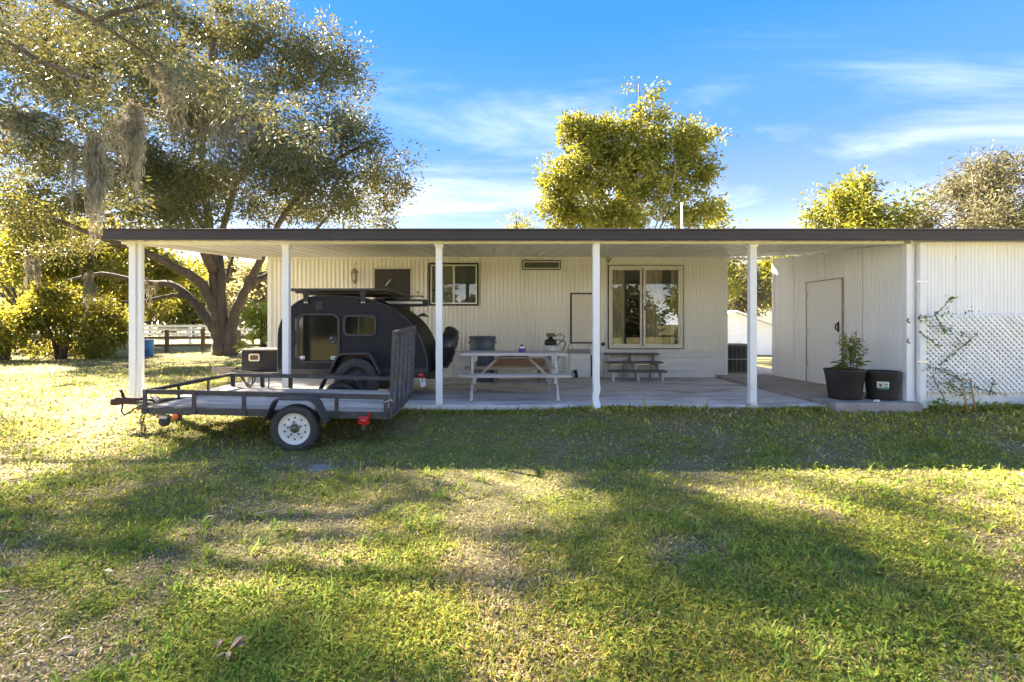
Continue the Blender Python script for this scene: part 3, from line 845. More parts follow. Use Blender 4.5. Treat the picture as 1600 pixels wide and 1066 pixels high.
for zz in (0.45, 1.05, 1.7):
    MB().box(SX - 0.032, SX - 0.023, DY1 - 0.05, DY1 - 0.005, zz, zz + 0.09).build('hinge', 'alu', door, world=True)
# downspout on the corner
ds = MB().box(5.82, 5.915, 7.03, 7.095, 0.23, 2.345)
ds = ds.build('downspout', 'white', shed, bevel=0.012, world=True)
for zz in (0.70, 1.28, 1.80):
    MB().box(5.77, 5.925, 7.022, 7.028, zz, zz + 0.022).build('strap', 'alu', ds, world=True)
MB().prism([(7.035, 0.235), (7.09, 0.235), (7.085, 0.10), (7.02, 0.05), (6.985, 0.08), (7.025, 0.14)], 5.825, 5.91, 'x').build('outlet_elbow', 'frame_white', ds, world=True)
for zz in (1.27, 0.99):
    MB().tube([(5.70, 7.078, zz + 0.03), (5.67, 7.06, zz), (5.70, 7.05, zz - 0.03)], 0.010, 6).build('hook', 'dark_steel', shed, world=True)

# ------------------------------------------------------------------ lattice screen
lat = thing('lattice_screen', 'white diagonal lattice screen fixed low on the white shed front', 'lattice', (6.0, 7.08, 0.28))
LX0, LX1, LZ0, LZ1 = 5.905, 8.45, 0.285, 1.352
for layer, sgn in ((0, 1), (1, -1)):
    yy = 7.060 - layer * 0.009
    c = LX0 - (LZ1 - LZ0) if sgn > 0 else LX0
    cmax = LX1 if sgn > 0 else LX1 + (LZ1 - LZ0)
    while c < cmax:
        pts = []
        # line x = c + sgn*(z-LZ0)
        za, zb = LZ0, LZ1
        xa, xb = c, c + sgn * (LZ1 - LZ0)
        t0, t1 = 0.0, 1.0
        dx = xb - xa
        lo, hi = (LX0 - xa) / dx, (LX1 - xa) / dx
        if lo > hi: lo, hi = hi, lo
        t0, t1 = max(t0, lo), min(t1, hi)
        if t1 - t0 > 0.03:
            p0 = (xa + dx * t0, yy, za + (zb - za) * t0); p1 = (xa + dx * t1, yy, za + (zb - za) * t1)
            MB().beam(p0, p1, 0.027, 0.009, up=(0, 1, 0)).build('slat', 'white', lat, world=True)
        c += 0.0765

# ------------------------------------------------------------------ utility trailer
tr_loc = Vector((-3.83, 5.55, 0.0))
TRAIL = 'low black utility trailer with grey plank deck and white wheels parked on the grass'
trailer = thing('utility_trailer', TRAIL, 'trailer', tr_loc, (R(2.2), R(1.4), 0))
TL, TW, SK = 2.66, 1.40, 0.23
fu = lambda v: SK * v / TW
RT, FT, FB = 0.518, 0.330, 0.262      # rail top, frame top, frame bottom (local z at front near corner)
fm = MB()
for v in (0.025, TW - 0.025):
    fm.box(fu(v), TL, v - 0.025, v + 0.025, FB, FT)
fm.box(TL - 0.05, TL, 0.051, TW - 0.051, FB, FT)
fm.beam((fu(0.051) + 0.025, 0.051, (FB + FT) / 2), (fu(TW - 0.051) + 0.025, TW - 0.051, (FB + FT) / 2), 0.05, FT - FB)
for u in (0.6, 1.2, 1.8):
    fm.box(u - 0.02, u + 0.02, 0.051, TW - 0.051, FB + 0.005, FT - 0.025)
fm.build('frame', 'trailer', trailer, bevel=0.004)
# deck planks, slightly uneven
pn = 8
pwid = (TW - 0.104) / pn
for k in range(pn):
    dz = random.uniform(-0.003, 0.004)
    a = 0.052 + k * pwid
    MB().box(fu(a + pwid) + 0.056 + random.uniform(0, 0.006), TL - 0.055, a + 0.006, a + pwid - 0.006, FT - 0.022 + dz, FT + 0.012 + dz).build('deck_plank', 'grey_wood', trailer, bevel=0.004)
# rails: angle iron
def angle_rail(p0, p1, side):
    mb = MB()
    mb.beam(p0, p1, 0.05, 0.008)
    off = Vector(side) * 0.021 - Vector((0, 0, 0.023))
    mb.beam(Vector(p0) + off, Vector(p1) + off, 0.008, 0.038)
    return mb
angle_rail((0.0, 0.025, RT), (TL, 0.025, RT), (0, -1, 0)).build('rail', 'trailer', trailer)
angle_rail((SK, TW - 0.025, RT), (TL, TW - 0.025, RT), (0, -1, 0)).build('rail', 'trailer', trailer)
angle_rail((0.025 + fu(0.052), 0.052, RT + 0.001), (0.025 + fu(TW - 0.052), TW - 0.052, RT + 0.001), (-1, 0, 0)).build('rail', 'trailer', trailer)
ups = [(0.03, 0.0), (0.56, 0.0), (1.10, 0.0), (2.10, 0.0), (TL - 0.03, 0.0), (0.03 + SK, 1), (0.66, 1), (1.04, 1), (2.16, 1), (TL - 0.03, 1)]
for u, s_ in ups:
    v = -0.006 if s_ == 0 else TW + 0.006
    MB().box(u - 0.022, u + 0.022, v - 0.006, v + 0.006, FB + 0.002, RT - 0.006).box(u - 0.022, u - 0.015, v + (0.006 if s_ == 0 else -0.036), v + (0.036 if s_ == 0 else -0.006), FT + 0.016, RT - 0.006).build('upright', 'trailer', trailer)
for v in (0.50, 0.98):
    MB().box(fu(v) - 0.008, fu(v) + 0.004, v - 0.022, v + 0.022, FB + 0.002, RT - 0.006).build('upright', 'trailer', trailer)
# tongue
tg = MB()
tg.beam((0.35, 0.25, FB - 0.03), (-0.51, TW / 2 - 0.03, FB - 0.03), 0.05, 0.075)
tg.beam((0.35, TW - 0.25, FB - 0.03), (-0.51, TW / 2 + 0.03, FB - 0.03), 0.05, 0.075)
tg.build('tongue', 'trailer', trailer)
cp = MB().box(-0.79, -0.47, TW / 2 - 0.045, TW / 2 + 0.045, FB - 0.045, FB + 0.035)
cp.lathe([(0.0, 0.03), (0.05, 0.02), (0.06, -0.02), (0.052, -0.06), (0.0, -0.06)], (-0.81, TW / 2, FB - 0.005), 'z', 16)
cp.build('coupler', 'rust', trailer, bevel=0.006)
MB().tube([(-0.72, TW / 2, FB + 0.03), (-0.73, TW / 2, FB + 0.08), (-0.755, TW / 2, FB + 0.12)], 0.018, 8).build('coupler_latch', 'rust', trailer)
jk = MB().tube([(-0.22, TW / 2 - 0.15, FB + 0.06), (-0.02, TW / 2 - 0.35, FB + 0.04)], 0.03, 10).tube([(-0.30, TW / 2 - 0.1, FB + 0.065), (-0.22, TW / 2 - 0.15, FB + 0.06)], 0.022, 8)
jk.tube([(-0.02, TW / 2 - 0.35, FB + 0.04), (0.0, TW / 2 - 0.37, FB + 0.10), (0.06, TW / 2 - 0.37, FB + 0.10)], 0.011, 8)
jk.build('jack', 'dark_steel', trailer)
jw = MB().lathe([(0.0, -0.022), (0.045, -0.022), (0.06, -0.012), (0.06, 0.012), (0.045, 0.022), (0.0, 0.022)], (0.24, -0.005, FB - 0.075), 'y', 20)
jw.build('jack_wheel', 'rubber', trailer)
MB().box(0.20, 0.28, -0.035, 0.025, FB - 0.045, FB - 0.012).build('jack_bracket', 'alu', trailer)
# chains: links
for q, (u, v) in enumerate(((-0.36, 0.50), (-0.30, 0.46))):
    mb = MB()
    for k in range(11):
        c = Vector((u + 0.012 * math.sin(k), v, FB - 0.07 - 0.026 * k))
        lp = []
        for a in range(9):
            t = 2 * math.pi * a / 8
            if k % 2 == 0: lp.append(c + Vector((0.010 * math.cos(t), 0, 0.019 * math.sin(t))))
            else: lp.append(c + Vector((0, 0.010 * math.cos(t), 0.019 * math.sin(t))))
        mb.tube(lp, 0.0045, 5, cap=False)
    mb.build('safety_chain', 'rust', trailer)
MB().tube([(-0.68, TW / 2 - 0.06, FB - 0.03), (-0.67, TW / 2 - 0.1, FB - 0.12), (-0.62, TW / 2 - 0.12, FB - 0.16), (-0.55, TW / 2 - 0.12, FB - 0.12), (-0.42, TW / 2 - 0.14, FB - 0.03), (-0.2, TW / 2 - 0.15, FB + 0.02), (0.1, TW / 2 - 0.12, FB - 0.01)], 0.010, 6).build('wiring', 'black_trim', trailer)
# axle, wheels, fenders
WU, WZ, WR = 1.700, 0.172, 0.247
MB().beam((WU, -0.06, WZ), (WU, TW + 0.06, WZ), 0.05, 0.05).build('axle', 'black_metal', trailer)
for sgn, v0 in ((-1, -0.10), (1, TW + 0.10)):
    MB().prism([(WU - 0.33, FB + 0.01), (WU - 0.33, FB - 0.01), (WU, WZ + 0.03), (WU + 0.33, FB - 0.01), (WU + 0.33, FB + 0.01), (WU, WZ + 0.055)], v0 - 0.03 + 0.12 * (-sgn), v0 + 0.03 + 0.12 * (-sgn)).build('leaf_spring', 'black_metal', trailer)

def make_wheel(name, root, c, rad, rim_r, wid, out, rim_mat, holes=10, lugs=5, blocks=44):
    """wheel with axis along local y; out=-1 faces -y"""
    cx, cy, cz_ = c
    w2 = wid / 2
    tyre = MB().lathe([(rim_r, -w2 * 0.72), (rim_r + 0.02, -w2 * 0.93), (rim_r + (rad - rim_r) * 0.55, -w2), (rad - 0.022, -w2 * 0.92), (rad - 0.006, -w2 * 0.74), (rad - 0.004, 0),
                       (rad - 0.006, w2 * 0.74), (rad - 0.022, w2 * 0.92), (rim_r + (rad - rim_r) * 0.55, w2), (rim_r + 0.02, w2 * 0.93), (rim_r, w2 * 0.72)], c, 'y', 48)
    for k in range(blocks):
        a = 2 * math.pi * k / blocks
        for row, oy in ((-1, -0.62), (0, -0.2), (1, 0.2), (2, 0.62)):
            aa = a + (0.5 if row % 2 else 0) * 2 * math.pi / blocks
            m = Matrix.Translation(Vector((cx, cy + oy * w2, cz_))) @ Matrix.Rotation(aa, 4, 'Y') @ Matrix.Translation(Vector((rad - 0.003, 0, 0)))
            h = math.pi * rad / blocks * 0.78
            tyre.box(-0.008, 0.006, -w2 * 0.17, w2 * 0.17, -h, h, m)
    t = tyre.build(name, 'rubber', root)
    # rim dish with real holes
    f = w2 * 0.80 * out
    rim = MB()
    rim.lathe([(rim_r + 0.002, f), (rim_r + 0.004, f * 0.86), (rim_r - 0.012, f * 0.80), (rim_r * 0.86, f * 0.55), (rim_r * 0.80, f * 0.50)], c, 'y', 40)
    # annulus with holes: sectors
    n = holes
    r0, r1 = rim_r * 0.56, rim_r * 0.80
    hr = rim_r * 0.066; rc = (r0 + r1) / 2
    for k in range(n):
        a0 = 2 * math.pi * k / n; a1 = 2 * math.pi * (k + 1) / n; am = (a0 + a1) / 2
        outer = []
        m = 24
        loop = []
        for i in range(9):
            a = a0 + (a1 - a0) * i / 8; loop.append((r1, a))
        for i in range(1, 4):
            loop.append((r1 + (r0 - r1) * i / 4, a1))
        for i in range(9):
            a = a1 + (a0 - a1) * i / 8; loop.append((r0, a))
        for i in range(1, 4):
            loop.append((r0 + (r1 - r0) * i / 4, a0))
        oc = [(r * math.cos(a), r * math.sin(a)) for r, a in loop]
        ctr = (rc * math.cos(am), rc * math.sin(am))
        ic = []
        for (x, z) in oc:
            d = math.atan2(z - ctr[1], x - ctr[0]); ic.append((ctr[0] + hr * math.cos(d), ctr[1] + hr * math.sin(d)))
        vs = [(cx + x, cy + f * 0.50, cz_ + z) for x, z in oc] + [(cx + x, cy + f * 0.50, cz_ + z) for x, z in ic] + [(cx + x, cy + f * 0.40, cz_ + z) for x, z in ic]
        q = len(oc)
        fs = []
        for i in range(q):
            j = (i + 1) % q
            fs.append((i, j, q + j, q + i)); fs.append((q + i, q + j, 2 * q + j, 2 * q + i))
        rim.add(vs, fs)
    rim.lathe([(r0, f * 0.50), (r0 * 0.9, f * 0.58), (r0 * 0.55, f * 0.60), (r0 * 0.52, f * 0.52)], c, 'y', 40)
    rim.build('rim', rim_mat, t)
    MB().lathe([(rim_r * 0.98, f * 0.3), (0.02, f * 0.28)], c, 'y', 24).build('hub_back', 'black_trim', t)
    hub = MB().lathe([(r0 * 0.54, f * 0.45), (r0 * 0.5, f * 0.66), (r0 * 0.42, f * 0.72), (r0 * 0.36, f * 1.02), (r0 * 0.30, f * 1.08), (0.0, f * 1.08)], c, 'y', 24)
    hub.build('hub', 'dark_steel', t)
    lg = MB()
    for k in range(lugs):
        a = 2 * math.pi * k / lugs + 0.4
        x, z = r0 * 0.75 * math.cos(a), r0 * 0.75 * math.sin(a)
        lg.lathe([(0.011, 0), (0.011, f * 0.3), (0.008, f * 0.36), (0, f * 0.36)], (cx + x, cy + f * 0.58, cz_ + z), 'y', 6)
    lg.build('lug_nuts', 'dark_steel', t)
    return t
make_wheel('wheel', trailer, (WU, -0.105, WZ), WR, 0.168, 0.13, -1, 'rim_white')
make_wheel('wheel', trailer, (WU, TW + 0.085, WZ), WR, 0.168, 0.13, 1, 'rim_white')
def fender(v0, v1):
    out = [(-0.325, 0.245), (-0.235, 0.445), (-0.205, 0.482), (-0.155, 0.502), (0.155, 0.502), (0.205, 0.482), (0.240, 0.445), (0.335, 0.245)]
    inn = [(-0.315, 0.245), (-0.226, 0.441), (-0.198, 0.474), (-0.152, 0.494), (0.152, 0.494), (0.198, 0.474), (0.231, 0.441), (0.325, 0.245)]
    poly = [(WU + a, b) for a, b in out] + [(WU + a, b) for a, b in reversed(inn)]
    mb = MB()
    n = len(out)
    # strip faces instead of one concave n-gon
    for i in range(n - 1):
        q = [poly[i], poly[i + 1], poly[2 * n - 2 - i], poly[2 * n - 1 - i]]
        mb.prism([(a, b) for a, b in q], v0, v1)
    # rolled outer lip
    vv = v0 if v0 < 0 else v1
    mb.tube([(WU + a, vv, b - 0.004) for a, b in inn], 0.009, 6)
    return mb
fender(-0.185, -0.004).build('fender', 'trailer', trailer)
fender(TW + 0.004, TW + 0.165).build('fender', 'trailer', trailer)
# lights
al = MB().lathe([(0.0, -0.02), (0.026, -0.018), (0.036, -0.008), (0.036, 0.0), (0.0, 0.0)], (0.36, -0.008, FB - 0.022), 'y', 20)
al.build('marker_light', 'amber', trailer)
MB().box(0.335, 0.43, -0.006, 0.004, FB - 0.06, FB + 0.005).build('light_bracket', 'black_metal', trailer)
MB().box(2.345, 2.455, -0.055, -0.012, FB - 0.055, FB + 0.035).build('tail_light', 'red', trailer, bevel=0.012)
MB().lathe([(0.0, -0.066), (0.022, -0.064), (0.030, -0.056), (0.030, -0.05)], (2.40, 0, FB - 0.01), 'y', 16).build('tail_lens', 'red', trailer)
MB().box(2.44, 2.465, -0.05, -0.02, FB + 0.03, FB + 0.085).build('side_reflector', 'red', trailer, bevel=0.005)
MB().box(2.385, 2.41, -0.04, -0.02, FB - 0.11, FB - 0.056).build('light_stalk', 'dark_steel', trailer)
# ramp gate at the back: frame, ribs and expanded metal, one piece that swings
gate = MB()
GH = 0.955
lean = 0.025
def GP(v, h):
    return Vector((TL + 0.02 + lean * h / GH, v, FB + 0.005 + h))
for v in (0.02, TW - 0.02):
    gate.beam(GP(v, 0), GP(v, GH), 0.036, 0.036, up=(0, 1, 0))
for h in (0.018, GH - 0.018):
    gate.beam(GP(0.039, h), GP(TW - 0.039, h), 0.036, 0.036)
g = gate.build('ramp_gate', 'trailer', trailer, bevel=0.003)
for v in (0.30, 0.58, 0.86, 1.16):
    MB().beam(GP(v, 0.037), GP(v, GH - 0.037), 0.032, 0.030, up=(0, 1, 0)).build('rib', 'trailer', g, world=False)
mesh_ = MB()
sp = 0.085
v = 0.04
import itertools
for sgn in (1, -1):
    c = -GH if sgn > 0 else 0.0
    while c < TW + (0 if sgn > 0 else GH):
        # v = c + sgn*h*0.5  (elongated diamonds)
        pts = []
        for h in (0.036, GH - 0.036):
            pts.append((c + sgn * 0.45 * h, h))
        (va, ha), (vb, hb) = pts
        t0, t1 = 0.0, 1.0
        dv = vb - va
        lo, hi = (0.04 - va) / dv, (TW - 0.04 - va) / dv
        if lo > hi: lo, hi = hi, lo
        t0, t1 = max(0, lo), min(1, hi)
        if t1 > t0 + 0.01:
            a = GP(va + dv * t0, ha + (hb - ha) * t0); b = GP(va + dv * t1, ha + (hb - ha) * t1)
            a.x += 0.004 * sgn; b.x += 0.004 * sgn
            mesh_.beam(a, b, 0.007, 0.005, up=(1, 0, 0))
        c += sp
mo = mesh_.build('expanded_mesh', 'mesh_grey', g)
mo['kind'] = 'stuff'
for v in (0.20, TW - 0.20):
    MB().beam(GP(v - 0.06, 0.0) - Vector((0.02, 0, 0.0)), GP(v + 0.06, 0.0) - Vector((0.02, 0, 0.0)), 0.03, 0.03).build('hinge', 'rust', trailer)
MB().tube([GP(-0.005, 0.20) + Vector((-0.09, 0, -0.02)), GP(-0.005, 0.21), GP(-0.005, 0.19) + Vector((0.02, 0, 0))], 0.010, 6).build('gate_pin', 'steel', trailer)
# white wall mark on the tyre
# ------------------------------------------------------------------ teardrop camper
CY0, CY1 = 7.56, 9.04
camper = thing('teardrop_camper', 'matte black teardrop camper trailer parked under the patio cover', 'camper', (-2.1, 8.3, 0.1))
sc = 106.0
PXp = lambda px, py: ((px - 775) / sc, 1.24 - (py - 505) / sc)
prof_px = [(434, 582), (434, 540), (434.5, 520), (437, 507), (443, 494), (453, 481), (464, 472), (476, 466.5), (490, 463.5), (507, 462), (528, 462), (549, 463.3), (565, 465.3), (580, 468.7), (594, 473.2), (608, 479.6), (620, 486.7), (631, 495), (641, 505), (650, 517), (657, 530), (662.5, 544), (666.5, 560), (668, 573), (668, 582)]
prof = [PXp(*p) for p in prof_px]
def smooth_loop(p, it=1):
    for _ in range(it):
        q = [p[0]]
        for a, b in zip(p[:-1], p[1:]):
            q.append((a[0] * .75 + b[0] * .25, a[1] * .75 + b[1] * .25)); q.append((a[0] * .25 + b[0] * .75, a[1] * .25 + b[1] * .75))
        q.append(p[-1]); p = q
    return p
prof = smooth_loop(prof, 1)
MB().prism(prof, CY0, CY1).build('body', 'camper', camper, bevel=0.012, world=True)
MB().tube([(a, CY0 - 0.004, b) for a, b in prof], 0.011, 6).build('edge_trim', 'black_metal', camper, world=True)
MB().tube([(a, CY1 + 0.004, b) for a, b in prof], 0.011, 6).build('edge_trim', 'black_metal', camper, world=True)
MB().box(prof[0][0], prof[-1][0], CY0 - 0.012, CY0 - 0.001, prof[0][1] - 0.005, prof[0][1] + 0.05).build('sill_strip', 'black_metal', camper, world=True)
ch = MB().box(-3.5, -1.0, CY0 + 0.10, CY0 + 0.16, 0.42, 0.50).box(-3.5, -1.0, CY1 - 0.16, CY1 - 0.10, 0.42, 0.50)
ch.beam((-3.4, CY0 + 0.2, 0.45), (-4.25, 8.27, 0.45), 0.05, 0.08).beam((-3.4, CY1 - 0.2, 0.45), (-4.25, 8.33, 0.45), 0.05, 0.08)
ch.build('chassis', 'black_metal', camper, world=True)
# door
d0 = PXp(463.6, 567); d1 = PXp(531, 489.8)
dxa, dza, dxb, dzb = d0[0], d0[1], d1[0], d1[1]
ctop = MB().ring(rrect(dxa, dxb, dza, dzb, 0.125), rrect(dxa + 0.03, dxb - 0.03, dza + 0.03, dzb - 0.03, 0.098), CY0 - 0.022, CY0 - 0.001)
dr = MB().prism(rrect(dxa + 0.034, dxb - 0.034, dza + 0.034, dzb - 0.034, 0.095), CY0 - 0.014, CY0 - 0.001).build('door', 'camper_gloss', camper, bevel=0.003, world=True)
dr['label'] = 'glossy rounded black door'
ctop.build('frame', 'black_metal', dr, bevel=0.004, world=True)
hz = 1.24 - (531 - 505) / sc; hxx = (520.5 - 775) / sc
hn = MB().lathe([(0.058, 0.0), (0.062, -0.004), (0.058, -0.009), (0.045, -0.006), (0.0, -0.005)], (hxx, CY0 - 0.014, hz), 'y', 24)
hn.build('handle', 'black_metal', dr, world=True)
MB().box(hxx - 0.016, hxx + 0.012, CY0 - 0.034, CY0 - 0.024, hz - 0.042, hz + 0.042).build('latch', 'black_trim', dr, bevel=0.003, world=True)
for px_, py_ in ((518.2, 528.3), (521.6, 534.3)):
    a, b = PXp(px_, py_)
    MB().lathe([(0.010, 0), (0.010, -0.004), (0, -0.005)], (a, CY0 - 0.036, b), 'y', 10).build('screw', 'steel', dr, world=True)
for z_ in (1.22, 0.83):
    MB().box(dxa - 0.018, dxa + 0.002, CY0 - 0.026, CY0 - 0.002, z_ - 0.09, z_ + 0.09).build('hinge', 'dark_steel', dr, bevel=0.003, world=True)
sx, sz = PXp(468, 561.5); sx2, sz2 = PXp(476, 556.5)
st = MB().box(sx, sx2, CY0 - 0.0165, CY0 - 0.0145, sz, sz2).build('sticker', 'tag', dr, world=True)
MB().box(sx2 - 0.025, sx2 - 0.006, CY0 - 0.0185, CY0 - 0.017, sz + 0.010, sz + 0.026).build('mark', 'tag_ink', st, world=True)
hx_, hz_ = PXp(520.8, 559.3)
hexa = [(hx_ + 0.044 * math.cos(R(60 * k)), hz_ + 0.032 * math.sin(R(60 * k))) for k in range(6)]
st = MB().prism(hexa, CY0 - 0.0165, CY0 - 0.0145).build('sticker', 'tag', dr, world=True)
dia = [(hx_ - 0.018, hz_), (hx_, hz_ - 0.018), (hx_ + 0.018, hz_), (hx_, hz_ + 0.018)]
dii = [(hx_ - 0.010, hz_), (hx_, hz_ - 0.010), (hx_ + 0.010, hz_), (hx_, hz_ + 0.010)]
MB().ring(dia, dii, CY0 - 0.0185, CY0 - 0.017).build('mark', 'tag_ink', st, world=True)
# window
a, b = PXp(536, 525.5); c, d = PXp(588, 492)
wd = MB().ring(rrect(a, c, b, d, 0.085), rrect(a + 0.032, c - 0.032, b + 0.032, d - 0.032, 0.055), CY0 - 0.024, CY0 - 0.001).build('window', 'black_metal', camper, bevel=0.005, world=True)
MB().prism(rrect(a + 0.033, c - 0.033, b + 0.033, d - 0.033, 0.054), CY0 - 0.008, CY0 - 0.001).build('pane', 'camper_gloss', wd, world=True)
xm = a + (c - a) * 0.47
MB().box(xm - 0.010, xm + 0.010, CY0 - 0.016, CY0 - 0.009, b + 0.03, d - 0.03).build('mullion', 'black_metal', wd, world=True)
a, b = PXp(493.5, 484); c, d = PXp(503.5, 470.5)
vp = MB().box(a, c, CY0 - 0.010, CY0 - 0.001, b, d).build('vent_plate', 'black_metal', camper, bevel=0.003, world=True)
for k in range(5):
    zz = b + 0.015 + k * 0.021
    MB().box(a + 0.012, c - 0.012, CY0 - 0.016, CY0 - 0.0105, zz, zz + 0.008).build('louvre', 'camper', vp, world=True)
# roof rack / panel on brackets
MB().box(-3.05, -1.605, 7.545, 9.12, 1.715, 1.752).build('roof_panel', 'black_metal', camper, bevel=0.006, world=True)
for k in range(5):
    yy = 7.75 + k * 0.29
    MB().box(-3.04, -1.62, yy, yy + 0.03, 1.690, 1.713).build('panel_rib', 'black_metal', camper, world=True)
for px_ in (478.5, 567.5):
    x = (px_ - 775) / sc
    o = MB().prism([(x - 0.045, 1.712), (x + 0.045, 1.712), (x + 0.036, 1.52), (x - 0.03, 1.52)], CY0 - 0.035, CY0 - 0.014).build('rack_bracket', 'black_trim', camper, bevel=0.004, world=True)
    for dx in (-0.014, 0.022):
        MB().lathe([(0.013, 0), (0.013, -0.006), (0, -0.008)], (x + dx, CY0 - 0.036, 1.545), 'y', 10).build('bolt', 'steel', o, world=True)
# awning case at the back edge of the roof
aw = MB().box(-2.2, -1.16, 8.62, 8.76, 1.52, 1.64).build('awning_case', 'black_trim', camper, bevel=0.01, world=True)
MB().box(-1.86, -1.24, 8.606, 8.618, 1.565, 1.605).build('light_strip', 'steel', aw, world=True)
MB().box(-1.86, -1.70, 8.5, 8.7, 1.64, 1.70).build('awning_bracket', 'black_trim', camper, world=True)
# hinge fin on the rear hatch
MB().prism([(-1.30, 1.34), (-1.18, 1.40), (-1.10, 1.335), (-1.20, 1.35)], 8.2, 8.5).build('hatch_spoiler', 'black_trim', camper, world=True)
# fender flare
def FZ(px, py): return PXp(px, py)
outl = [(517.5, 583), (530.5, 556), (535, 552), (540, 550.5), (578, 549.5), (582.5, 551), (585, 554), (600, 583)]
innl = [(521, 583), (533, 558.5), (537, 555), (541, 553.7), (577, 552.8), (580.5, 554), (582.5, 556.5), (596.5, 583)]
fl = MB()
o_ = [FZ(*p) for p in outl]; i_ = [FZ(*p) for p in innl]
for k in range(len(o_) - 1):
    fl.prism([o_[k], o_[k + 1], i_[k + 1], i_[k]], CY0 - 0.20, CY0 - 0.001)
fl.build('fender', 'black_metal', camper, bevel=0.004, world=True)
fb = MB().prism([FZ(*p) for p in ((523, 583), (534, 559), (540, 555), (578, 554), (583, 558), (595, 583))], CY0 - 0.004, CY0 - 0.0015)
fb.build('wheel_well', 'black_trim', camper, world=True)
t = make_wheel('wheel', camper, (-2.02 + 2.1, CY0 - 0.10 - 8.3, 0.415 - 0.1), 0.315, 0.185, 0.20, -1, 'rim_dark', 8, 6, 30)
t = make_wheel('wheel', camper, (-2.02 + 2.1, CY1 + 0.10 - 8.3, 0.415 - 0.1), 0.315, 0.185, 0.20, 1, 'rim_dark', 8, 6, 30)
MB().beam((-2.02, CY0, 0.415), (-2.02, CY1, 0.415), 0.07, 0.07).build('axle', 'black_metal', camper, world=True)
# front tongue box with emblem
bx = MB().box(-3.97, -3.30, 7.98, 8.60, 0.50, 0.805).build('tongue_box', 'camper', camper, bevel=0.01, world=True)
MB().box(-3.985, -3.285, 7.965, 8.615, 0.806, 0.832).build('lid', 'dark_steel', bx, bevel=0.004, world=True)
for k in range(9):
    zz = 0.525 + k * 0.030
    MB().box(-3.96, -3.31, 7.974, 7.9795, zz, zz + 0.010).build('rib', 'black_trim', bx, world=True)
ex, ez = -3.76, 0.705
em = MB().ring(rrect(ex - 0.085, ex + 0.085, ez - 0.058, ez + 0.058, 0.025), rrect(ex - 0.064, ex + 0.064, ez - 0.038, ez + 0.038, 0.012), 7.955, 7.973).build('emblem', 'cream', bx, world=True)
MB().box(ex - 0.062, ex + 0.062, 7.964, 7.972, ez - 0.036, ez + 0.036).build('plate', 'brown_wood', em, world=True)
for q, (xa, xb, za, zb) in enumerate(((-0.05, -0.035, -0.02, 0.022), (-0.028, 0.028, 0.010, 0.022), (-0.028, 0.028, -0.022, -0.012), (0.036, 0.050, -0.02, 0.022), (-0.006, 0.006, -0.012, 0.010))):
    MB().box(ex + xa, ex + xb, 7.958, 7.9635, ez + za, ez + zb).build('mark', 'black_trim', em, world=True)
# jack, coupler, hoses at the front
ck = MB().tube([(-4.02, 8.29, 0.12), (-4.02, 8.29, 0.82)], 0.030, 10).tube([(-4.02, 8.29, 0.72), (-4.02, 8.29, 0.80)], 0.040, 10)
ck.build('tongue_jack', 'tank', camper, world=True)
MB().tube([(-4.02, 8.29, 0.80), (-4.12, 8.24, 0.76), (-4.14, 8.2, 0.66)], 0.014, 8).box(-4.12, -4.04, 8.22, 8.36, 0.66, 0.74).build('jack_head', 'dark_steel', camper, world=True)
MB().box(-4.55, -4.2, 8.25, 8.36, 0.43, 0.52).lathe([(0, 0.05), (0.05, 0.04), (0.06, -0.04), (0, -0.05)], (-4.55, 8.3, 0.47), 'z', 14).build('coupler', 'dark_steel', camper, bevel=0.005, world=True)
for ph in (0, 1):
    pts = [(-4.1 + 0.30 * math.sin(t_ * 0.5 * math.pi) * (1 - 0.3 * ph), 8.1 + 0.1 * ph, 0.48 - (0.22 + 0.05 * ph) * math.sin(t_ * math.pi)) for t_ in np.linspace(0, 1, 12)]
    MB().tube(pts, 0.011, 6).build('hose', 'black_trim', camper, world=True)
MB().tube([(-3.55, 8.0, 0.48), (-3.54, 7.98, 0.3), (-3.57, 7.98, 0.13)], 0.011, 6).build('hose', 'black_trim', camper, world=True)
# rear: spare wheel under a black cover, tail light, hanging tag, bumper
tilt = Matrix.Translation(Vector((-0.80, 8.32, 0.84))) @ Matrix.Rotation(R(17), 4, 'Y')
sp_ = MB()
ring_pts = []
n = 36
secs = [(0.0, 0.13), (0.20, 0.135), (0.31, 0.10), (0.345, 0.03), (0.345, -0.06), (0.30, -0.11), (0.0, -0.11)]
vs = []; fs = []
for r_, h_ in secs:
    for k in range(n):
        q = 2 * math.pi * k / n
        rr = r_ * (1 + 0.025 * math.sin(5 * q + 9 * h_) + 0.02 * math.sin(11 * q))
        hh = h_ + 0.012 * math.sin(7 * q + r_ * 20)
        vs.append(tilt @ Vector((hh, rr * math.cos(q), rr * math.sin(q))))
for i in range(len(secs) - 1):
    for k in range(n):
        k2 = (k + 1) % n
        fs.append((i * n + k, i * n + k2, (i + 1) * n + k2, (i + 1) * n + k))
sp_.add(vs, fs, True)
M['vinyl'] = mat('black_vinyl', (0.016, 0.016, 0.017), 0.32, bump=0.6, bscale=14, spec=0.6)
sp_.build('spare_wheel_cover', 'vinyl', camper, world=True)
MB().beam((-1.1, 8.32, 0.62), (-0.88, 8.32, 0.80), 0.12, 0.06).build('spare_carrier', 'black_trim', camper, world=True)
MB().box(-1.06, -0.92, 7.7, 8.95, 0.40, 0.52).build('bumper', 'black_trim', camper, bevel=0.01, world=True)
MB().lathe([(0.0, -0.05), (0.03, -0.046), (0.044, -0.03), (0.048, 0.0), (0.0, 0.0)], (-1.105, CY0 + 0.03, 0.465), 'y', 20).build('tail_light', 'red', camper, world=True)
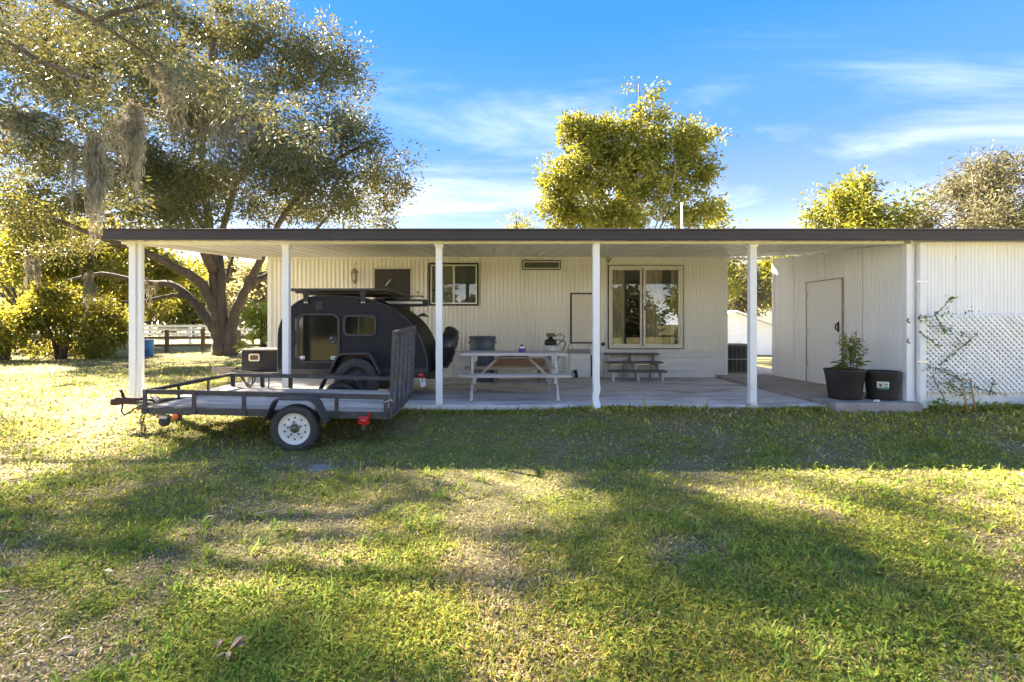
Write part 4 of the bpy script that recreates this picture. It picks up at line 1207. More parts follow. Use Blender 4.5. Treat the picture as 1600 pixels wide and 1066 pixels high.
tg_ = MB().add([(-1.135, 7.572, 0.418), (-1.055, 7.572, 0.418), (-1.035, 7.56, 0.322), (-1.105, 7.56, 0.282), (-1.135, 7.575, 0.418), (-1.055, 7.575, 0.418), (-1.035, 7.563, 0.322), (-1.105, 7.563, 0.282)], ((0, 1, 2, 3), (7, 6, 5, 4), (0, 4, 5, 1), (1, 5, 6, 2), (2, 6, 7, 3), (3, 7, 4, 0)))
tg2 = tg_.build('licence_plate', 'tag', camper, world=True)
tg2['label'] = 'crooked white licence plate'
MB().box(-1.10, -1.085, 7.5655, 7.568, 0.345, 0.39).box(-1.112, -1.073, 7.5665, 7.5685, 0.392, 0.399).build('lettering', 'tag_green', tg2, world=True)

# ------------------------------------------------------------------ picnic table
TX, TY = 0.27, 8.02
table = thing('picnic_table', 'weathered grey picnic table with attached benches on the concrete patio', 'picnic table', (TX, TY, 0.1))
def tb(x0, x1, y0, y1, z0, z1):
    return MB().box(x0, x1, y0, y1, z0, z1)
for k in range(5):
    a = -0.37 + k * 0.148
    o = tb(-0.80 + random.uniform(-.006, .006), 0.795 + random.uniform(-.006, .006), a + 0.003, a + 0.145, 0.648, 0.690).build('top_plank', 'table_wood', table, bevel=0.005)
for s_ in (-1, 1):
    for k in range(2):
        a = s_ * 0.62 + (k - 1) * 0.125
        tb(-0.815 + (0.02 if s_ > 0 else 0), 0.80 + random.uniform(0, .012), a + 0.003, a + 0.122, 0.362, 0.402).build('bench_plank', 'table_wood', table, bevel=0.005)
for x in (-0.622, 0.622):
    for s_ in (-1, 1):
        MB().beam((x, s_ * 0.655, 0.004), (x, s_ * 0.30, 0.646), 0.085, 0.038, up=(1, 0, 0)).build('leg', 'table_wood', table, bevel=0.004)
    i = -1 if x > 0 else 1
    tb(x + i * 0.022, x + i * 0.060, -0.74, 0.74, 0.270, 0.360).build('bench_support', 'table_wood', table, bevel=0.004)
    tb(x + i * 0.022, x + i * 0.060, -0.36, 0.36, 0.560, 0.646).build('top_support', 'table_wood', table, bevel=0.004)
    MB().beam((x + i * 0.075, 0.0, 0.30), (x + i * 0.42, 0.0, 0.635), 0.038, 0.060, up=(0, 1, 0)).build('brace', 'table_wood', table, bevel=0.004)
tb(-0.22, 0.22, -0.36, 0.36, 0.628, 0.647).build('middle_cleat', 'black_trim', table)

# jar lantern on the table
jx, jy = 0.395, 7.86
jar = thing('citronella_jar', 'small purple and white jar candle with black lid on the picnic table', 'candle', (jx, jy, 0.792))
MB().lathe([(0.0, 0), (0.045, 0), (0.048, 0.006), (0.048, 0.058), (0.0, 0.058)], (0, 0, 0), 'z', 20).build('jar', 'purple', jar)
MB().lathe([(0.0, 0.0585), (0.047, 0.0585), (0.047, 0.085), (0.036, 0.092), (0.0, 0.092)], (0, 0, 0), 'z', 20).build('wax', 'tank', jar)
MB().lathe([(0.0, 0.0925), (0.03, 0.0925), (0.026, 0.110), (0.010, 0.118), (0.0, 0.118)], (0, 0, 0), 'z', 16).build('lid', 'black_trim', jar)
MB().box(0.045, 0.062, -0.016, 0.016, 0.01, 0.075).build('handle', 'brown_wood', jar)

# wooden bench behind the table
bench = thing('low_wood_stand', 'low reddish brown wooden stand against the corrugated wall behind the picnic table', 'wooden stand', (0.43, 10.05, 0.1))
for x in (-0.43, 0.43):
    for y in (-0.16, 0.16):
        MB().box(x - 0.035, x + 0.035, y - 0.035, y + 0.035, 0.002, 0.40).build('leg', 'brown_wood', bench, bevel=0.004)
MB().box(-0.50, 0.50, -0.235, -0.200, 0.31, 0.43).build('apron', 'brown_wood', bench, bevel=0.004)
for k in range(3):
    MB().box(-0.50, 0.50, -0.198 + k * 0.14, -0.062 + k * 0.14, 0.404, 0.435).build('board', 'brown_wood', bench, bevel=0.004)

# barrel bin
bar = thing('rubbish_barrel', 'blue grey plastic rubbish barrel standing against the corrugated wall', 'barrel', (-0.265, 10.05, 0.1))
MB().lathe([(0.0, 0.004), (0.205, 0.004), (0.215, 0.02), (0.228, 0.45), (0.238, 0.60), (0.252, 0.612), (0.252, 0.632), (0.240, 0.640), (0.246, 0.80), (0.262, 0.852), (0.268, 0.865), (0.268, 0.880), (0.252, 0.882), (0.246, 0.86), (0.222, 0.25), (0.0, 0.05)], (0, 0, 0), 'z', 40).build('body', 'barrel', bar)
for k in range(16):
    a = 2 * math.pi * k / 16
    MB().box(-0.006, 0.006, -0.012, 0.012, 0.06, 0.58, Matrix.Rotation(a, 4, 'Z') @ Matrix.Translation(Vector((0.226, 0, 0)))).build('rib', 'barrel', bar)
for s_ in (-1, 1):
    MB().box(s_ * 0.262 - 0.014, s_ * 0.262 + 0.014, -0.06, 0.06, 0.74, 0.78).build('handle', 'barrel', bar, bevel=0.004)

# white tank with yellow handle
tk = thing('sprayer_tank', 'tall white tank with black collar and mustard handle beside the picnic table', 'tank', (1.065, 10.0, 0.1))
MB().lathe([(0.0, 0.004), (0.125, 0.004), (0.135, 0.02), (0.135, 0.64), (0.128, 0.68), (0.105, 0.71), (0.0, 0.715)], (0, 0, 0), 'z', 32).build('tank', 'tank', tk)
MB().lathe([(0.108, 0.712), (0.118, 0.72), (0.115, 0.80), (0.085, 0.825), (0.045, 0.83), (0.04, 0.875), (0.0, 0.875)], (0, 0, 0), 'z', 24).build('collar', 'black_trim', tk)
MB().box(-0.088, 0.088, -0.045, 0.045, 0.878, 0.945).build('handle', 'olive', tk, bevel=0.018)
hp = [(0.10 + 0.17 * math.sin(t_ * math.pi) * (1 + 0.2 * math.sin(2 * math.pi * t_)), -0.1, 0.82 - 0.42 * t_ + 0.10 * math.sin(math.pi * t_)) for t_ in np.linspace(0, 1, 18)]
MB().tube(hp, 0.009, 6).build('hose', 'black_trim', tk)
MB().tube([(0.1, -0.1, 0.70), (0.20, -0.11, 0.78), (0.26, -0.11, 0.88), (0.18, -0.11, 0.93), (0.06, -0.08, 0.88)], 0.009, 6).build('hose', 'black_trim', tk)

# steps
stp = thing('porch_steps', 'three dark treads on white stringers below the sliding glass door', 'steps', (2.8, 10.3, 0.1))
def sb(x0, x1, y0, y1, z0, z1): return MB().box(x0 - 2.8, x1 - 2.8, y0 - 10.3, y1 - 10.3, z0 - 0.1, z1 - 0.1)
for (xa, xb, ya, zt) in ((2.24, 3.345, 9.98, 0.308), (2.24, 3.345, 10.22, 0.462), (2.25, 3.335, 10.45, 0.622)):
    sb(xa, xb, ya, ya + 0.255, zt - 0.036, zt).build('tread', 'tread_dark', stp, bevel=0.005)
for x in (2.30, 2.79, 3.27):
    poly = [(10.02, 0.102), (10.10, 0.102), (10.69, 0.50), (10.69, 0.584), (10.47, 0.584), (10.47, 0.424), (10.24, 0.424), (10.24, 0.270), (10.02, 0.270)]
    mb = MB()
    for q in ([(10.02, 0.102), (10.11, 0.102), (10.24, 0.20), (10.24, 0.270), (10.02, 0.270)], [(10.2405, 0.20), (10.47, 0.34), (10.47, 0.424), (10.2405, 0.424)], [(10.4705, 0.34), (10.69, 0.48), (10.69, 0.584), (10.4705, 0.584)]):
        mb.prism([(a - 10.3, b - 0.1) for a, b in q], x - 0.022 - 2.8, x + 0.022 - 2.8, 'x')
    mb.build('stringer', 'step_white', stp)
for x in (2.28, 2.70, 3.25):
    sb(x - 0.045, x + 0.045, 10.60, 10.69, 0.102, 0.48).build('rear_post', 'step_white', stp, bevel=0.004)

# wall lantern
ln = thing('wall_lantern', 'small ornate metal lantern hanging high on the corrugated wall', 'lantern', (-2.92, 10.56, 2.12))
MB().lathe([(0.0, 0.26), (0.02, 0.25), (0.03, 0.235), (0.07, 0.20), (0.085, 0.165), (0.078, 0.16), (0.0, 0.17)], (0, 0, 0), 'z', 12).build('cap', 'lantern', ln)
for k in range(6):
    a = 2 * math.pi * k / 6
    MB().tube([(0.072 * math.cos(a), 0.072 * math.sin(a), 0.16), (0.055 * math.cos(a), 0.055 * math.sin(a), -0.01)], 0.008, 6).build('bar', 'lantern', ln)
MB().lathe([(0.052, -0.005), (0.060, -0.02), (0.035, -0.05), (0.012, -0.08), (0.0, -0.085)], (0, 0, 0), 'z', 12).build('base', 'lantern', ln)
MB().lathe([(0.0, 0.0), (0.045, 0.0), (0.06, 0.15), (0.0, 0.15)], (0, 0, 0), 'z', 12).build('glass_globe', 'tank', ln)
MB().tube([(0.03, 0, -0.05), (0.055, 0.0, -0.09), (0.035, 0, -0.14), (0.0, 0.0, -0.16), (-0.01, 0, -0.12)], 0.007, 6).build('scroll', 'lantern', ln)
MB().tube([(0, 0, 0.26), (0.0, 0.0, 0.33), (0.0, 0.10, 0.37), (0, 0.15, 0.36)], 0.009, 6).build('bracket', 'lantern', ln)

# iron hook shelf
hs = thing('hook_bracket', 'black iron bar with a ring on the wall beside the dark rear door', 'wall hook', (-1.65, 10.70, 1.80))
MB().box(-0.14, 0.14, -0.05, -0.03, -0.008, 0.010).build('bar', 'black_metal', hs)
MB().tube([(0.02 + 0.02 * math.cos(t_), -0.04, 0.085 + 0.022 * math.sin(t_)) for t_ in np.linspace(0, 2 * math.pi, 13)], 0.006, 6).tube([(0.02, -0.04, 0.008), (0.02, -0.04, 0.065)], 0.007, 6).build('ring', 'black_metal', hs)
for x in (-0.12, 0.12):
    MB().box(x - 0.01, x + 0.01, -0.032, 0.018, -0.03, -0.009).build('arm', 'black_metal', hs)

# air conditioner
ac = thing('air_conditioner', 'grey outdoor air conditioner unit on the walkway behind the house corner', 'air conditioner', (5.24, 11.32, 0.16))
MB().box(-0.255, 0.255, -0.255, 0.255, 0.03, 0.575).build('coil', 'ac_dark', ac)
MB().box(-0.30, 0.30, -0.30, 0.30, 0.002, 0.029).build('base_pan', 'ac', ac, bevel=0.004)
MB().box(-0.30, 0.30, -0.30, 0.30, 0.577, 0.625).build('top', 'ac', ac, bevel=0.01)
for x in (-0.285, 0.285):
    for y in (-0.285, 0.285):
        MB().box(x - 0.014, x + 0.014, y - 0.014, y + 0.014, 0.03, 0.576).build('corner_post', 'ac', ac)
for k in range(6):
    x = -0.24 + k * 0.096
    MB().box(x - 0.006, x + 0.006, -0.292, -0.282, 0.03, 0.576).build('grille_bar', 'ac', ac)
for k in range(11):
    z = 0.06 + k * 0.049
    MB().box(-0.27, 0.27, -0.28, -0.274, z - 0.004, z + 0.004).build('louvre', 'ac', ac)
MB().box(-0.27, 0.27, -0.300, -0.293, 0.29, 0.31).build('grille_bar', 'steel', ac)

# ------------------------------------------------------------------ planters on the walkway
def pot(name, label, x, y, r, h):
    t = thing(name, label, 'plant pot', (x, y, 0.162))
    rb = r * 0.73
    prof = [(0.0, 0.002), (rb, 0.002), (rb + 0.008, 0.015), (r * 0.90, h * 0.78), (r * 0.93, h * 0.80), (r * 0.945, h * 0.93), (r * 0.985, h * 0.96), (r, h * 0.985), (r * 0.99, h), (r * 0.955, h), (r * 0.92, h * 0.955), (r * 0.88, h * 0.78), (0.0, h * 0.6)]
    MB().lathe(prof, (0, 0, 0), 'z', 40).build('body', 'pot', t)
    so = MB()
    n = 26; vs = [(0, 0, h * 0.93)]; fs = []
    for i in range(1, 5):
        for k in range(n):
            q = 2 * math.pi * k / n
            rr = r * 0.905 * i / 4
            vs.append((rr * math.cos(q), rr * math.sin(q), h * 0.93 - 0.02 + random.uniform(0, 0.03) * (1 if i < 4 else 0.3)))
    for k in range(n):
        fs.append((0, 1 + k, 1 + (k + 1) % n))
    for i in range(3):
        for k in range(n):
            k2 = (k + 1) % n
            fs.append((1 + i * n + k, 1 + (i + 1) * n + k, 1 + (i + 1) * n + k2, 1 + i * n + k2))
    so.add(vs, fs).build('soil', 'soil', t)
    return t
pot1 = pot('planter', 'large black plastic planter holding the leafy plant with light green leaves', 4.99, 7.33, 0.265, 0.42)
pot2 = pot('planter', 'black plastic planter with a white and green label next to the downspout', 5.475, 7.27, 0.228, 0.40)
# label with print, wrapped to the pot wall
la = -2.12
lb = MB()
vs = []; fs = []
def wrap(a, z, off):
    rr = 0.228 * (0.73 + 0.17 * z / (0.40 * 0.78)) + 0.008 + off
    return (rr * math.cos(a), rr * math.sin(a), z)
def patch(mb, a0, a1, z0, z1, off, n=5):
    vs = [wrap(a0 + (a1 - a0) * i / n, z, off) for z in (z0, z1) for i in range(n + 1)]
    mb.add(vs, [(i, i + 1, n + 2 + i, n + 1 + i) for i in range(n)])
    return mb
lab = patch(MB(), la - 0.36, la + 0.32, 0.155, 0.265, 0.002).build('label', 'tag', pot2)
patch(MB(), la - 0.36, la + 0.32, 0.155, 0.180, 0.0032).build('stripe', 'tag_green', lab)
ink = MB()
patch(ink, la - 0.20, la - 0.12, 0.19, 0.235, 0.0045, 1); patch(ink, la - 0.09, la - 0.05, 0.19, 0.235, 0.0045, 1)
patch(ink, la - 0.25, la - 0.22, 0.19, 0.24, 0.0045, 1)
ink.build('lettering', 'tag_ink', lab)
gr = MB()
patch(gr, la + 0.06, la + 0.09, 0.185, 0.24, 0.0045, 1); patch(gr, la + 0.09, la + 0.24, 0.222, 0.24, 0.0045, 2); patch(gr, la + 0.09, la + 0.24, 0.185, 0.199, 0.0045, 2); patch(gr, la + 0.19, la + 0.24, 0.199, 0.212, 0.0045, 1)
gr.build('lettering', 'tag_green', lab)
lit = MB().box(-0.045, 0.045, -0.02, 0.02, 0, 0.025, Matrix.Rotation(0.5, 4, 'Z')).build('paper_scrap', 'tag')
lit.location = (5.22, 7.02, 0.163)
tag(lit, 'crumpled scrap of pale paper lying between the two planters', 'litter')

# ---- leaf arrays
def leaf_arrays(pos, d, nrm, L, W, fold=0.18, droop=0.0):
    """one folded rhombic leaf (2 tris) per row"""
    d = d / np.linalg.norm(d, axis=1, keepdims=True)
    s = np.cross(d, nrm); s /= (np.linalg.norm(s, axis=1, keepdims=True) + 1e-9)
    n = np.cross(s, d)
    L = np.asarray(L).reshape(-1, 1); W = np.asarray(W).reshape(-1, 1)
    v = np.stack([pos, pos + d * L * 0.45 + s * W * 0.5 + n * W * fold, pos + d * L - n * L * droop, pos + d * L * 0.45 - s * W * 0.5 + n * W * fold], 1)
    N = len(pos)
    b = np.arange(N)[:, None] * 4
    t = np.concatenate([b + np.array([[0, 2, 1]]), b + np.array([[0, 3, 2]])], 0)
    return v.reshape(-1, 3), t
def rand_unit(n, g):
    v = g.normal(size=(n, 3)); return v / np.linalg.norm(v, axis=1, keepdims=True)

# plant in the first planter
g = np.random.default_rng(5)
plant = thing('potted_plant', 'leafy young plant with light green leaves growing in the large black planter', 'plant', (4.99, 7.33, 0.55))
stems = MB(); P_, D_, N_ = [], [], []
for k in range(11):
    a = g.uniform(0, 2 * math.pi); lean = g.uniform(0.05, 0.30); hgt = g.uniform(0.28, 0.60)
    b = np.array([0.05 + g.normal() * 0.05, g.normal() * 0.05, 0.0])
    tip = b + np.array([math.cos(a) * lean * 0.6 + 0.02, math.sin(a) * lean * 0.6, hgt])
    mid = (b + tip) / 2 + np.array([math.cos(a), math.sin(a), 0]) * 0.02
    stems.tube([b - [0, 0, 0.05], mid, tip], [0.006, 0.005, 0.0025], 5)
    for j in range(24):
        t_ = g.uniform(0.35, 1.0)
        p = (b * (1 - t_) ** 2 + 2 * mid * t_ * (1 - t_) + tip * t_ * t_)
        dd_ = rand_unit(1, g)[0]; dd_[2] = dd_[2] * 0.4 - 0.15
        P_.append(p); D_.append(dd_); N_.append(rand_unit(1, g)[0] * 0.6 + [0, 0, 1])
stems.build('stem', 'bark_light', plant)
v_, t_ = leaf_arrays(np.array(P_), np.array(D_), np.array(N_), g.uniform(0.05, 0.095, len(P_)), g.uniform(0.022, 0.042, len(P_)), droop=0.15)
link('foliage', fast_mesh('foliage', v_, t_, 'lime_leaf'), plant)
P_, D_, N_ = [], [], []
for k in range(70):
    a = g.uniform(0, 2 * math.pi); r_ = g.uniform(0.02, 0.17)
    P_.append([0.07 + r_ * math.cos(a), r_ * math.sin(a), g.uniform(-0.01, 0.14)]); D_.append([math.cos(a), math.sin(a), g.uniform(-0.2, 0.5)]); N_.append([g.normal() * .3, g.normal() * .3, 1])
v_, t_ = leaf_arrays(np.array(P_), np.array(D_), np.array(N_), g.uniform(0.08, 0.14, len(P_)), g.uniform(0.025, 0.045, len(P_)), droop=0.25)
link('foliage', fast_mesh('foliage', v_, t_, 'weed_leaf'), plant)
sp2 = MB()
for k in range(6):
    a = g.uniform(-0.6, 0.6)
    sp2.tube([(0.06 + a * 0.15, g.normal() * 0.05, 0.35), (0.07 + a * 0.25, g.normal() * 0.05, 0.50 + g.uniform(0, 0.14))], [0.004, 0.0015], 5)
sp2.build('flower_spike', 'bamboo', plant)

# climbing rose with bare arching stems at the lattice
rose = thing('climbing_shrub', 'sparse climbing shrub with arching dark stems sprawling over the white lattice', 'shrub', (6.62, 6.95, 0.05))
rs = MB(); P_, D_, N_ = [], [], []
def wpx(px, py, d=6.98): return np.array([(px - 775) / 800 * d - 6.62, d - 6.95, 1.24 - (py - 505) / 800 * d - 0.05])
canes = [[(1510, 600), (1490, 588), (1470, 578), (1452, 573), (1440, 582)], [(1468, 572), (1480, 560), (1494, 548), (1503, 541), (1508, 539)], [(1436, 518), (1447, 527), (1460, 537), (1472, 548)],
         [(1460, 494), (1468, 486), (1478, 476), (1486, 466), (1492, 468)], [(1463, 495), (1470, 508), (1476, 518), (1482, 523)], [(1436, 500), (1438, 494), (1450, 495), (1462, 494)],
         [(1505, 598), (1485, 580), (1468, 575)], [(1522, 605), (1545, 612), (1575, 617)], [(1505, 610), (1480, 600), (1462, 598)], [(1475, 622), (1462, 600), (1458, 585)],
         [(1545, 617), (1550, 603), (1553, 596), (1549, 590)], [(1508, 540), (1516, 530), (1528, 523)]]
for cn in canes:
    pts = [wpx(a, b, 6.95 + random.uniform(0, 0.08)) for a, b in cn]
    rs.tube(pts, [0.007 - 0.0045 * i / (len(pts) - 1) for i in range(len(pts))], 5)
    for i in range(len(pts) - 1):
        for j in range(4):
            t_ = random.random()
            P_.append(pts[i] * (1 - t_) + pts[i + 1] * t_); dd_ = rand_unit(1, g)[0]; dd_[1] -= 0.3; D_.append(dd_); N_.append(rand_unit(1, g)[0] + np.array([0, -0.8, 0.5]))
for cx, cy, n_ in ((1446, 504, 14), (1477, 488, 14), (1479, 513, 16), (1500, 525, 12), (1504, 537, 10), (1486, 467, 8), (1519, 487, 7), (1484, 596, 14), (1486, 607, 16), (1500, 590, 14), (1516, 615, 16), (1496, 617, 20), (1468, 512, 8)):
    for j in range(n_):
        P_.append(wpx(cx + g.normal() * 6, cy + g.normal() * 3.5, 6.97)); dd_ = rand_unit(1, g)[0]; D_.append(dd_ + np.array([0, -0.3, 0])); N_.append(rand_unit(1, g)[0] + np.array([0, -0.6, 0.6]))
rs.build('stem', 'bark', rose)
v_, t_ = leaf_arrays(np.array(P_), np.array(D_), np.array(N_), g.uniform(0.035, 0.068, len(P_)), g.uniform(0.014, 0.028, len(P_)))
link('foliage', fast_mesh('foliage', v_, t_, 'weed_leaf'), rose)
# bamboo trellis
trl = thing('bamboo_trellis', 'two leaning bamboo stakes tied with blue twine in front of the lattice', 'trellis', (6.45, 6.90, 0.0))
for (a, b) in (((1512, 640), (1505, 594)), ((1525, 634), (1518, 594))):
    p0 = [(a[0] - 775) / 800 * 6.8 - 6.45, -0.10, 0.02]; p1 = [(b[0] - 775) / 800 * 6.8 - 6.45, -0.08, 0.50]
    MB().tube([p0, p1], 0.011, 8).build('stake', 'bamboo', trl)
M['twine'] = mat('blue_twine', (0.08, 0.30, 0.42), 0.8)
x0_ = (1506 - 775) / 800 * 6.8 - 6.45; x1_ = (1519 - 775) / 800 * 6.8 - 6.45
tw = MB()
for k in range(5):
    tw.tube([(x0_ + 0.01, -0.105, 0.36 + 0.022 * k), ((x0_ + x1_) / 2, -0.10 + 0.02 * (k % 2), 0.38 + 0.018 * k + random.uniform(-.02, .02)), (x1_ - 0.01, -0.105, 0.37 + 0.02 * k)], 0.006, 5)
tw.build('twine', 'twine', trl)
MB().tube([(x0_ + 0.0, -0.09, 0.49), (x1_ + 0.0, -0.09, 0.48)], 0.008, 6).build('crossbar', 'bamboo', trl)

# ------------------------------------------------------------------ trees
def tree(name, label, cat, base, limbs, lobes, nclump, per, leafL, leafW, crad, leafmat, bark='bark', seed=1, group=None, twig=0.018, minseg=0.6, shell=0.45, flat=0.75, sides=10, trunk_n=1, droop=0.12, updir=0.25):
    g = np.random.default_rng(seed)
    root = thing(name, label, cat, base, group=group)
    nodes = []; rad = []
    trunk = MB(); branches = MB()
    for li, (pts, r0, r1) in enumerate(limbs):
        pts = [np.array(p, float) for p in pts]
        # densify with Catmull-Rom and a little wobble
        dense = []
        ext = [2 * pts[0] - pts[1]] + pts + [2 * pts[-1] - pts[-2]]
        for i in range(1, len(ext) - 2):
            for t in np.linspace(0, 1, 5)[:-1]:
                p0, p1, p2, p3 = ext[i - 1:i + 3]
                dense.append(0.5 * (2 * p1 + (p2 - p0) * t + (2 * p0 - 5 * p1 + 4 * p2 - p3) * t * t + (3 * p1 - p0 - 3 * p2 + p3) * t ** 3))
        dense.append(pts[-1])
        n = len(dense)
        rr = [r0 + (r1 - r0) * (i / (n - 1)) ** 0.85 for i in range(n)]
        for i in range(n):
            if i: dense[i] = dense[i] + g.normal(size=3) * rr[i] * 0.10
            rr[i] *= 1 + g.normal() * 0.05
        if li < trunk_n and dense[0][2] < 0.1:   # root flare
            for i in range(n):
                h = dense[i][2]
                rr[i] *= 1 + 0.45 * math.exp(-max(h, 0) / 0.35)
        (trunk if li < trunk_n else branches).tube([Vector(p) for p in dense], rr, sides)
        for p, r_ in zip(dense, rr):
            if p[2] > 0.25 * dense[-1][2]:
                nodes.append(p); rad.append(r_)
    nodes = list(nodes)
    # clump centres inside the lobes
    wts = np.array([l[6] if len(l) > 6 else (l[3] * l[4] * l[5]) ** 0.75 for l in lobes]); wts = wts / wts.sum()
    ids = g.choice(len(lobes), nclump, p=wts)
    u = rand_unit(nclump, g) * (g.random((nclump, 1)) ** shell)
    L = np.array([l[:6] for l in lobes])
    C = L[ids, :3] + u * L[ids, 3:6]
    NA = np.array(nodes)
    dmin = np.sqrt(((C[:, None, :] - NA[None]) ** 2).sum(-1)).min(1)
    order = np.argsort(dmin)
    allN = np.zeros((len(nodes) + 3 * nclump, 3)); cnt = len(nodes); allN[:cnt] = NA
    allR = np.zeros(len(allN)); allR[:cnt] = rad
    for ci in order:
        c = C[ci]
        dist = np.sqrt(((allN[:cnt] - c) ** 2).sum(1))
        cost = dist + 0.15 * np.maximum(0, allN[:cnt, 2] - c[2])
        j = int(np.argmin(cost)); p0 = allN[j]; dl = dist[j]
        r0 = min(allR[j] * 0.7, twig * (0.7 + 0.5 * dl))
        m1 = p0 + (c - p0) * 0.35 + g.normal(size=3) * 0.08 * dl + np.array([0, 0, 0.05 * dl])
        m2 = p0 + (c - p0) * 0.7 + g.normal(size=3) * 0.07 * dl
        branches.tube([Vector(p0), Vector(m1), Vector(m2), Vector(c)], [r0, r0 * 0.8, r0 * 0.6, r0 * 0.35], 4, cap=False)
        for q, rr_ in ((m1, r0 * .8), (m2, r0 * .6), (c, r0 * .5)):
            allN[cnt] = q; allR[cnt] = rr_; cnt += 1
    trunk.build('trunk', bark, root)
    branches.build('branches', bark, root)
    # leaves
    k = np.maximum((per * g.uniform(0.4, 1.6, nclump)).astype(int), 3)
    rep = np.repeat(np.arange(nclump), k)
    cr = crad * g.uniform(0.6, 1.35, nclump)
    off = g.normal(size=(len(rep), 3)) * 0.55
    off = off * cr[rep][:, None] * np.array([1, 1, flat])
    pos = C[rep] + off
    d = off + rand_unit(len(rep), g) * 0.5 * crad + np.array([0, 0, -droop * crad])
    nrm = rand_unit(len(rep), g) + np.array([0, 0, updir * 2])
    v, t = leaf_arrays(pos, d, nrm, leafL * g.uniform(0.45, 1.45, len(rep)), leafW * g.uniform(0.7, 1.25, len(rep)), droop=droop)
    link('crown', fast_mesh('crown', v, t, leafmat), root)
    return root

# big spreading oak
OS = 40.8
def op(px, py, y=0.0):
    k = (19.6 + y) / 19.6
    return ((px - 775) / OS * k + 10.42, y, 1.24 - (py - 505) / OS * k)
oak_limbs = [
    ([op(347, 556), op(342, 525), op(337, 490), op(336, 440), op(331, 385, .2), op(324, 330, .4), op(316, 260, .3), op(322, 160, 0), op(335, 60, -.5)], 0.28, 0.08),
    ([op(362, 556), op(362, 520), op(368, 490), op(385, 450, -.1), op(403, 415, -.3), op(422, 380, -.6), op(455, 320, -1.0), op(520, 255, -1.2), op(590, 215, -1.0)], 0.25, 0.05),
    ([op(352, 540), op(347, 480), op(346, 430), op(345, 370, 1), op(380, 260, 1.6), op(430, 140, 1.8), op(450, 60, 1.5)], 0.21, 0.06),
    ([op(340, 500), op(325, 460, -.2), op(300, 432, -.6), op(262, 412, -1.0), op(215, 390, -1.6), op(150, 368, -2.2), op(80, 340, -2.6)], 0.24, 0.06),
    ([op(336, 515), op(318, 490, .1), op(292, 462, .2), op(266, 444, .5), op(225, 441, .8), op(160, 428, 1.0), op(100, 440, 1.2)], 0.21, 0.05),
    ([op(300, 470, .2), op(275, 462, .0), op(248, 466, -.3), op(210, 474, -.5), op(190, 471, -.7)], 0.10, 0.04),
    ([op(394, 440, -.2), op(420, 430, .2), op(460, 395, .8), op(520, 330, 1.4)], 0.17, 0.05),
    ([op(336, 430), op(290, 340, -1.6), op(240, 250, -3.0), op(200, 160, -4.0)], 0.17, 0.05),
    ([op(340, 420), op(300, 330, 1.8), op(200, 250, 3.0), op(100, 180, 3.8)], 0.17, 0.05),
    ([op(352, 440, .2), op(365, 400, .3), op(378, 384, .2), op(392, 372, 0)], 0.055, 0.03),
]
def ol(px, py, y, r, rz=None, w=None):
    a = op(px, py, y); rz = rz or r
    t = (a[0], a[1], a[2], r / OS, r / OS * 1.15, rz / OS)
    return t if w is None else t + (w,)
oak_lobes = [ol(570, 245, -1.0, 66, 52), ol(605, 285, -0.5, 42, 30), ol(505, 150, 0, 72, 80), ol(525, 80, 0, 40, 52), ol(470, 230, -1.5, 80, 60), ol(430, 80, 0.5, 90, 80), ol(330, 40, 0, 110, 80), ol(210, 30, 0, 110, 70),
             ol(390, 190, -2.5, 85, 60), ol(300, 170, 2.0, 100, 70), ol(240, 140, -3.0, 90, 60), ol(140, 140, 1.5, 100, 80), ol(60, 90, 0, 90, 80), ol(500, 320, 0, 80, 28), ol(590, 335, 0.5, 40, 16), ol(420, 320, 1.5, 80, 30),
             ol(300, 280, 1.5, 80, 40), ol(190, 330, -1.0, 90, 36), ol(90, 320, -1.5, 90, 45), ol(20, 230, -1.0, 80, 60), ol(330, 285, -3.2, 95, 45), ol(230, 260, -3.4, 80, 45), ol(430, 270, -3.0, 80, 36), ol(260, 335, -3.0, 70, 22), ol(530, 300, -1.5, 80, 36), ol(260, 375, 1.5, 45, 18), ol(390, 385, 1.0, 40, 14), ol(130, 390, 0.5, 60, 22)]
oak = tree('oak_tree', 'huge spreading oak with several thick limbs beyond the end of the patio cover', 'tree', (-10.42, 19.6, 0.0), oak_limbs, oak_lobes, 860, 150, 0.14, 0.062, 0.50, 'oak_leaf', seed=21, twig=0.030, sides=14, trunk_n=2, flat=0.7)

